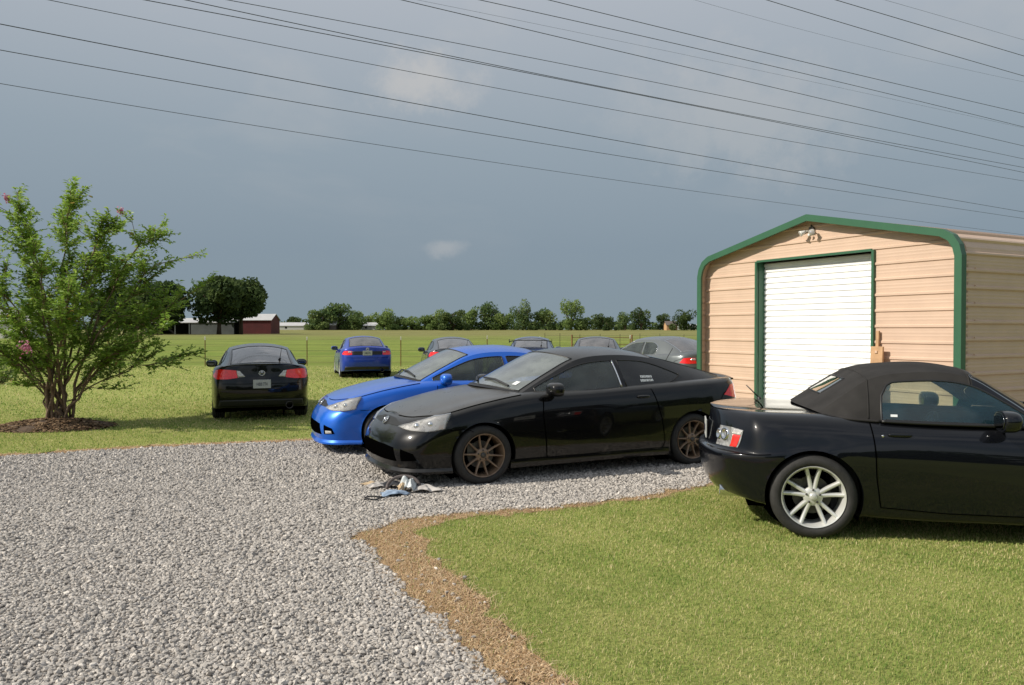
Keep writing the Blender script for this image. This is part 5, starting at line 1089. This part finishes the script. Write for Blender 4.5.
def crape_tree():
    r = np.random.default_rng(21); base = G(58, 426); root = empty('flowering_tree', base); root.scale = (1.03, 1, .90); tr = MB(); LP, LD, FLW = [], [], []
    def bez(a, b, c, n): t = np.linspace(0, 1, n)[:, None]; return (1 - t) ** 2 * a + 2 * t * (1 - t) * b + t ** 2 * c
    tips = []
    # stems: (sideways reach, depth reach, height)
    stems = [(-1.5, .2, 2.9), (-1.15, -.5, 3.5), (-.75, .5, 3.75), (-.35, -.3, 3.85), (.0, .4, 3.7), (.30, -.2, 4.0), (.55, .6, 3.6), (.95, -.4, 3.7), (1.3, .3, 3.5), (1.75, -.2, 3.0), (2.2, .2, 2.55), (1.9, -.5, 1.75), (2.05, .35, 1.35), (-1.7, -.4, 2.0), (-1.5, .6, 1.4), (.6, 1.1, 3.0), (-.5, -1.1, 2.9), (.9, -1.2, 2.6), (-1.0, 1.1, 2.5), (1.25, .9, 2.3), (.2, -.9, 3.3), (-1.2, -1.0, 2.2)]
    for i, (ex, ey, ez) in enumerate(stems):
        a0 = i * 2.4; b0 = np.array([.20 * math.cos(a0), .14 * math.sin(a0), -.03]); en = np.array([ex, ey, ez]); md = np.array([ex * .22, ey * .22, ez * .52 if ez > 2 else ez * .75]); P = bez(b0, md, en, 15); P[1:-1] += r.normal(0, .025, (13, 3)); rad = np.linspace(.026 if ez > 2 else .019, .006, 15); tr.tube(P, rad, 6)
        L_ = np.linalg.norm(en)
        for k in range(int(14 * L_ / 3)):
            t = r.uniform(.26 if ez > 2 else .25, 1.0) ** .85; j = t * 14; j0 = min(int(j), 13); p = P[j0] + (P[j0 + 1] - P[j0]) * (j - j0); dr = P[j0 + 1] - P[j0]; dr /= np.linalg.norm(dr)
            out = np.array([p[0], p[1], 0]); out /= max(np.linalg.norm(out), .1); v = dr * .55 + out * r.uniform(.1, .75) + r.normal(0, .38, 3) + np.array([0, 0, r.uniform(.1, .5)]); v /= np.linalg.norm(v); ln = r.uniform(.35, .85) * (1.15 - .35 * t)
            q = p + v * ln; mid = p + v * ln * .5 + np.array([0, 0, -.03]) + r.normal(0, .02, 3); S = bez(p, mid, q, 6); tr.tube(S, np.linspace(.008, .003, 6), 4, cap=False); tips.append((S, v))
        tips.append((P[-4:], (P[-1] - P[-3]) / np.linalg.norm(P[-1] - P[-3])))
    tws = []
    for S, v in tips:
        for k in range(6):
            t = r.uniform(.12, 1); p = S[min(int(t * (len(S) - 1)), len(S) - 2)]; w = v * .6 + r.normal(0, .45, 3) + np.array([0, 0, .25]); w /= np.linalg.norm(w); ln = r.uniform(.14, .36); tws.append((p, p + w * ln)); tr.tube([p, p + w * ln], [.0035, .0015], 3, cap=False)
        tws.append((S[-2], S[-1] + (S[-1] - S[-2]) * .6))
    for p, q in tws:
        ax = q - p; L_ = np.linalg.norm(ax); ax /= L_; n = int(7 + L_ * 30)
        for k in range(n):
            t = (k + .5) / n; c = p + (q - p) * t; sd = np.cross(ax, np.array([0, 0, 1.0])); sd /= max(np.linalg.norm(sd), .05); s = 1 if k % 2 else -1; d = sd * s * .85 + ax * .45 + r.normal(0, .32, 3); d /= np.linalg.norm(d); LP.append(c); LD.append(d)
    LP, LD = np.array(LP), np.array(LD); n = len(LP); ln = r.uniform(.058, .10, n); wd = ln * r.uniform(.42, .58, n); up = np.tile([0, 0, 1.0], (n, 1)) + r.normal(0, .45, (n, 3)); sd = np.cross(LD, up); sd /= np.linalg.norm(sd, axis=1, keepdims=True); nn = np.cross(sd, LD)
    A = LP; B = LP + LD * (ln * .45)[:, None] + sd * (wd / 2)[:, None] + nn * (wd * .18)[:, None]; C = LP + LD * ln[:, None] - nn * (ln * .15)[:, None]; E = LP + LD * (ln * .45)[:, None] - sd * (wd / 2)[:, None] + nn * (wd * .18)[:, None]; Md = LP + LD * (ln * .45)[:, None]
    V = np.stack([A, B, C, Md, E], 1).reshape(-1, 3); F = np.array([(0, 3, 2, 1), (0, 4, 2, 3)]); F = (F[None] + (np.arange(n) * 5)[:, None, None]).reshape(-1, 4); cl = np.clip(r.normal(.45, .17, n) + .10 * (LP[:, 2] - 2) / 2, 0, .86); cl[r.random(n) < .015] = .98
    tr.build('trunk', M['smooth_bark'], root, smooth=True); np_mesh('crown', V, F, M['leaf'], root, colors=np.repeat(cl, 5))
    for (fx, fy, fz, s) in ((-.74, -1.05, 1.18, .12), (.24, -1.25, 1.48, .10), (-.60, -.3, 4.15, .06), (.95, .2, 4.0, .06)):
        k = 70; P = r.normal(0, .45, (k, 3)) * np.array([s, s, s * 1.15]) + np.array([fx, fy, fz]); a = r.normal(size=(k, 3)); a /= np.linalg.norm(a, axis=1, keepdims=True); b = np.cross(a, r.normal(size=(k, 3))); b /= np.linalg.norm(b, axis=1, keepdims=True); z_ = .018
        V = np.stack([P + a * z_, P + b * z_, P - a * z_, P - b * z_], 1).reshape(-1, 3); np_mesh('flower', V, np.arange(4 * k).reshape(-1, 4), M['petal'], root, colors=np.repeat(r.random(k), 4))
        tr2 = None
    tag(root, 'many stemmed green tree with a few pink flower heads in a mulch bed', 'tree'); return base, n
TB, _nleaf = crape_tree()
# mulch bed at its foot
def mulch():
    r = np.random.default_rng(3); n = 40; m_ = 10; V = [(0, 0, .13)]
    for j in range(1, m_ + 1):
        for k in range(n): a = 6.2832 * k / n; q = j / m_; rr = q * (1 + .12 * math.sin(3 * a + 1) + .07 * math.sin(7 * a)); V.append((0.92 * rr * math.cos(a), .70 * rr * math.sin(a), .13 * (1 - q ** 2) + (.012 * r.normal() if j < m_ else -.012)))
    F = [(0, 1 + k, 1 + (k + 1) % n) for k in range(n)] + [(1 + (j - 1) * n + k, 1 + j * n + k, 1 + j * n + (k + 1) % n, 1 + (j - 1) * n + (k + 1) % n) for j in range(1, m_) for k in range(n)]
    mb = MB(); mb.add([(x + TB.x, y + TB.y - .15, z) for x, y, z in V], F); o = mb.build('mulch_bed', mat('mulch_base', (.085, .055, .035), .95, var=.4, var_scale=12, bump=.8, bump_scale=30), smooth=True); tag(o, kind='structure')
    k = 3600; q = np.sqrt(r.random(k)) * 1.08; a = r.uniform(0, 6.2832, k); z = np.maximum(.13 * (1 - q ** 2), 0) + .012; P = np.stack([TB.x + .92 * q * np.cos(a), TB.y - .15 + .70 * q * np.sin(a), z], -1); V, F = scatter(OCT, OCF, P, r.uniform(.015, .045, k), (.15, .4), .3); tag(np_mesh('bark_mulch', V, F, M['chip'], colors=np.repeat(r.random(k), 6)), kind='stuff')
mulch()
# low shrub showing at the left edge
def shrub():
    r = np.random.default_rng(9); c = G(2, 384); root = empty('garden_shrub', c); n = 1500; v = r.normal(size=(n, 3)); v /= np.linalg.norm(v, axis=1, keepdims=True); P = v * r.uniform(.4, 1, n)[:, None] ** .5 * np.array([.5, .5, .42]) + np.array([0, 0, .45]); P[:, 2] = np.abs(P[:, 2]); s = .035
    a = r.normal(size=(n, 3)); a /= np.linalg.norm(a, axis=1, keepdims=True); b = np.cross(a, r.normal(size=(n, 3))); b /= np.linalg.norm(b, axis=1, keepdims=True); V = np.stack([P + a * s, P + b * s * .6, P - a * s, P - b * s * .6], 1).reshape(-1, 3)
    st = MB()
    for k in range(6): st.tube([(0, 0, -.02), (.2 * math.cos(k), .2 * math.sin(k), .3), (.35 * math.cos(k), .35 * math.sin(k), .6)], [.015, .01, .004], 5)
    st.build('stem', M['bark'], root); np_mesh('crown', V, np.arange(4 * n).reshape(-1, 4), M['fol_mid'], root, colors=np.repeat(r.random(n), 4)); tag(root, 'low dark shrub at the left edge behind the flowering tree', 'shrub')
shrub()

# ------------------------------------------------------------------ fences
M['rust'] = mat('rusty_steel', (.20, .075, .035), .8, .2, var=.3, var_scale=6); M['tip'] = mat('white_post_tip', (.75, .73, .7), .6); M['wire'] = mat('fence_wire', (.10, .085, .07), .6, .6); M['weathered'] = mat('weathered_post', (.07, .06, .05), .9, var=.3)
def fence(name, xs, y, h, label, m=None, wires=5, tip=True, wr=.004, dy=0.0):
    root = empty(name, (xs[0], y, 0))
    for i, x in enumerate(xs):
        mb = MB(); lx = x - xs[0]; ly = dy * lx; hh = h * random.uniform(.96, 1.05); ln = random.uniform(-.02, .02)
        mb.box((lx + ln / 2, ly, hh / 2 - .1), (.035, .012, hh + .2)); mb.box((lx + ln / 2, ly - .018, hh / 2 - .1), (.012, .03, hh + .2)); po = mb.build('post', m or M['rust'], root)
        if tip: t = MB(); t.box((lx + ln / 2, ly - .008, hh - .045), (.042, .046, .15)); t.build('post_tip', M['tip'], po)
    for k in range(wires):
        z = .18 + (h - .3) * k / max(1, wires - 1); pts = []
        for a, b in zip(xs[:-1], xs[1:]):
            for s in (0, .5): pts.append((a + (b - a) * s - xs[0], dy * (a + (b - a) * s - xs[0]), z - (.02 if s else 0)))
        pts.append((xs[-1] - xs[0], dy * (xs[-1] - xs[0]), z)); w = MB(); w.tube(pts, wr, 4); w.build('wire', M['wire'], root)
    tag(root, label, 'fence'); return root
fy = 35.0; fence('wire_fence', [(p - 512) * fy / F_PX for p in (-90, 10, 108, 205, 307, 401, 487, 540, 630, 730)], fy, 1.32, 'wire fence on rusty white tipped steel posts behind the parked cars')
fence('field_fence', [(p - 512) * 62 / F_PX for p in (545, 560, 580, 600, 620, 640, 660, 684, 704)], 62, 1.3, 'farther wire fence of thin dark posts right of the wire fence', M['weathered'], 6, False, .006)
def pipe_gate():
    d = 58; x0, x1 = (572 - 512) * d / F_PX, (632 - 512) * d / F_PX; root = empty('pipe_gate', (x0, d, 0)); w = x1 - x0
    mb = MB()
    for z in (.55, 1.06): mb.tube([(0, 0, z), (w, 0, z)], .022, 6)
    mb.build('rail', M['rust'], root)
    for x in (0, w): mb = MB(); mb.tube([(x, 0, -.1), (x, 0, 1.25)], .05, 8); mb.build('post', M['rust'], root)
    tag(root, 'long rusty pipe rail gate far behind the dark cars', 'gate')
pipe_gate()

# ------------------------------------------------------------------ overhead lines
M['cable'] = mat('power_cable', (.025, .025, .027), .5)
W15 = [((0, 83.5), (512, 165), (932, 223), .013, 11.5), ((0, 50), (512, 138.5), (1024, 218.5), .016, 12.5), ((0, 24), (512, 121.5), (1024, 212), .019, 13.2), ((49, 0), (512, 91), (1024, 181), .014, 14), ((145, 0), (512, 70), (1024, 172.5), .018, 15), ((186, 0), (470, 60), (1024, 167.5), .018, 15.4), ((228, 0), (512, 54), (1024, 159), .016, 16),
       ((402, 0), (512, 26), (1024, 146), .018, 16.8), ((418, 0), (512, 19), (1024, 128), .006, 17.5), ((480, 0), (512, 7), (1024, 127), .018, 18), ((549, 0), (800, 61), (1024, 113.5), .019, 18.6), ((695, 0), (850, 42), (1024, 82), .006, 19.2), ((767, 0), (900, 40), (1024, 76), .019, 20), ((836, 0), (930, 28), (1024, 56), .020, 20.6), ((885, 0), (955, 20), (1024, 40), .008, 21.2)]
ordn = ['lowest', 'second lowest', 'third lowest', 'fourth lowest', 'fifth lowest', 'sixth lowest', 'seventh lowest', 'middle', 'seventh highest, very thin', 'sixth highest', 'fifth highest', 'fourth highest, very thin', 'third highest', 'second highest', 'highest']
for i, (a, b, c, r_, hgt) in enumerate(W15):
    xs_ = [a[0], b[0], c[0]]; ys_ = [a[1], b[1], c[1]]; co = np.polyfit(xs_, ys_, 2); mx_ = 560
    lim = a[0] - (60 if a[1] == 0 else 90); t = np.linspace(lim, 1130, 40)
    s0 = np.polyval(np.polyder(co), a[0]); s1 = np.polyval(np.polyder(co), c[0])
    yy = np.where(t < a[0], a[1] + s0 * (t - a[0]), np.where(t > c[0], c[1] + s1 * (t - c[0]), np.polyval(co, t)))
    P = [G(x, y, hgt) for x, y in zip(t, yy)]; mb = MB(); mb.tube([p - P[0] for p in P], r_, 5); o = mb.build('power_line', M['cable'], smooth=True); o.location = P[0]
    tag(o, f'dark overhead cable crossing the grey sky, {ordn[i]} of the fifteen', 'power line', 'overhead power lines')
# ------------------------------------------------------------------ parked cars
def park(root, x, y, hx, hy, label, cat='car', group='cars parked on the grass and gravel'):
    root.location = (x, y, 0); root.rotation_euler = (0, 0, math.atan2(hy, hx)); tag(root, label, cat, group)
r_, *_ = make_coupe('parked_coupe', M['black'], M['hood_black'], rim='ten', rim_mat=M['bronze'], stickers=True, scale=1.0, wing='lip'); r_.scale = (1.055, 1.04, 1.01); park(r_, 1.76, 10.10, -.897, -.441, 'black two door coupe with bronze wheels and weathered grey hood on the gravel')
r_, *_ = make_coupe('parked_coupe', M['blue'], M['blue'], rim='ten', rim_mat=M['bronze'], scale=1.0, wing='lip', fog=True); hb = Vector((-.94, -.34)).normalized(); park(r_, -2.68 - hb.x * 3.42, 10.62 - hb.y * 3.42, hb.x, hb.y, 'bright blue coupe behind the black coupe, nose at the gravel edge')
r_, *_ = make_coupe('parked_coupe', M['black'], M['black'], plate_text='HBB 774', wing='lip', scale=.97); q = G(260.5, 416.5); park(r_, q.x, q.y, -.335, .942, 'black coupe seen from behind on the grass left of the blue coupe')
r_, *_ = make_coupe('parked_car', M['deep_blue'], M['deep_blue'], rim='five', rim_mat=M['alloy'], plate_text='HBB 774', notch=True, antenna=False, scale=1.0); q = G(365, 377); park(r_, q.x, q.y, -.28, .96, 'blue two door car seen from behind near the wire fence')
r_, *_ = make_coupe('parked_coupe', M['graphite'], M['graphite'], wing='lip', scale=1.0); park(r_, -1.80, 24.6, -.18, .984, 'dark grey coupe seen from behind between the two blue cars')
r_, *_ = make_coupe('parked_coupe', M['silver_blue'], M['silver_blue'], wing='tall', scale=1.0); park(r_, .62, 25.6, .05, .999, 'blue grey car with a tall black rear wing behind the black coupe')
r_, *_ = make_coupe('parked_car', M['graphite'], M['graphite'], notch=True, rim='five', rim_mat=M['alloy'], scale=1.0); park(r_, 2.6, 24.2, .08, .997, 'dark grey car with only its roof showing above the black coupe')
r_, *_ = make_coupe('parked_car', M['grey_green'], M['grey_green'], notch=True, rim='five', rim_mat=M['alloy'], antenna=False, scale=1.03); park(r_, 4.4, 19.7, -.5, .866, 'grey car with chrome edged side window beside the left edge of the shed')
for ch in r_.children:
    if ch.name.startswith('window_seal'): ch.data.materials[0] = M['chrome']
r_, *_ = make_roadster('parked_convertible', M['black_clean'], 1.03); park(r_, 2.33 + .208 * .777, 6.13 + .978 * .777, .978, -.208, 'glossy black convertible with a raised cloth top on the near lawn', 'convertible')

# ------------------------------------------------------------------ litter on the gravel
def cloth(name, px, py, w, l, h, m, label, seed, cat='rag', rz=0.0):
    r = np.random.default_rng(seed); c = G(px, py); n = 26; a = np.linspace(-1, 1, n); X, Y = np.meshgrid(a, a); Z = np.zeros_like(X); rag = 1 + .18 * np.sin(3.1 * np.arctan2(Y, X) + seed) + .1 * np.sin(7 * np.arctan2(Y, X) + seed * 2)
    for k in range(9): f = r.uniform(1.5, 5.5); an = r.uniform(0, 3.14); Z += np.abs(np.sin(f * (X * math.cos(an) + Y * math.sin(an)) + r.uniform(0, 6))) ** 1.6 / (f ** .6)
    Z = Z / Z.max() * h * np.clip(1.25 - (X ** 2 + Y ** 2) * .75, .08, 1); s = np.sqrt(X ** 2 + Y ** 2); mx = np.maximum(np.abs(X), np.abs(Y)); k = np.where(s > 0, mx / np.maximum(s, 1e-6), 1)
    X2, Y2 = X * k * rag * w / 2, Y * k * rag * l / 2; cr, sr = math.cos(rz), math.sin(rz); V = np.stack([X2 * cr - Y2 * sr, X2 * sr + Y2 * cr, Z + .03], -1).reshape(-1, 3); F = grid_faces(n, n)
    o = np_mesh(name, V, F, m, smooth=True); o.location = c; md = o.modifiers.new('thickness', 'SOLIDIFY'); md.thickness = .006; tag(o, label, cat); return o
M['blue_cloth'] = mat('pale_blue_cloth', (.26, .34, .45), .85, var=.2); M['grey_cloth'] = mat('grey_cloth', (.13, .11, .105), .9, var=.3); M['white_film'] = mat('white_plastic_film', (.55, .58, .58), .35, var=.15); M['dark_cloth'] = mat('dark_cloth', (.02, .022, .028), .85); M['tan_cloth'] = mat('tan_paper', (.5, .38, .24), .85, var=.2); M['pale_grey'] = mat('pale_grey_cloth', (.48, .45, .42), .9, var=.3)
cloth('rag', 394, 497, .26, .17, .05, M['blue_cloth'], 'pale blue rag at the near side of the litter pile', 3, rz=.4)
cloth('plastic_sheet', 409, 493, .17, .22, .15, M['white_film'], 'crumpled pale plastic sheet in the middle of the litter pile', 5, 'plastic')
cloth('rag', 425, 493, .30, .20, .06, M['pale_grey'], 'light grey crumpled rag at the right end of the litter pile', 8, rz=-.2)
cloth('rag', 396, 489, .24, .18, .07, M['dark_cloth'], 'black cloth under the white loop in the litter pile', 11)
cloth('rag', 378, 489, .26, .16, .04, M['pale_grey'], 'thin pale scrap lying left of the black cloth', 14, rz=.3)
cloth('paper_scrap', 370, 487, .16, .10, .03, M['tan_cloth'], 'small tan paper scrap at the left end of the litter pile', 17, 'paper')
cloth('paper_scrap', 402, 494, .09, .12, .11, M['tan_cloth'], 'folded cream paper beside the pale plastic sheet', 19, 'paper')
c = G(403, 494); mb = MB(); mb.tube([(.16 * math.cos(a), .06 * math.sin(a) + .03, .06 + .10 * max(0, math.sin(a))) for a in np.linspace(-.3, 3.5, 24)], .016, 8); o = mb.build('hose_loop', M['grey_cloth'], smooth=True); o.location = c; tag(o, 'dull mauve grey loop of hose arched over the litter pile', 'hose')
for px, py, ln, a, lb in ((382, 499, .34, .45, 'straight black cord end nearest the camera beside the litter'), (374, 502, .20, .5, 'short dark cord lying past the straight one'), (421, 485, .30, .1, 'dark cord along the back of the litter pile')):
    c = G(px, py); mb = MB(); mb.tube([(ln * (t - .5) * math.cos(a), ln * (t - .5) * math.sin(a), .028 + .008 * math.sin(9 * t)) for t in np.linspace(0, 1, 12)], .007, 6); o = mb.build('cord', M['dark_cloth'], smooth=True); o.location = c; tag(o, lb, 'cord', 'cords in the litter')
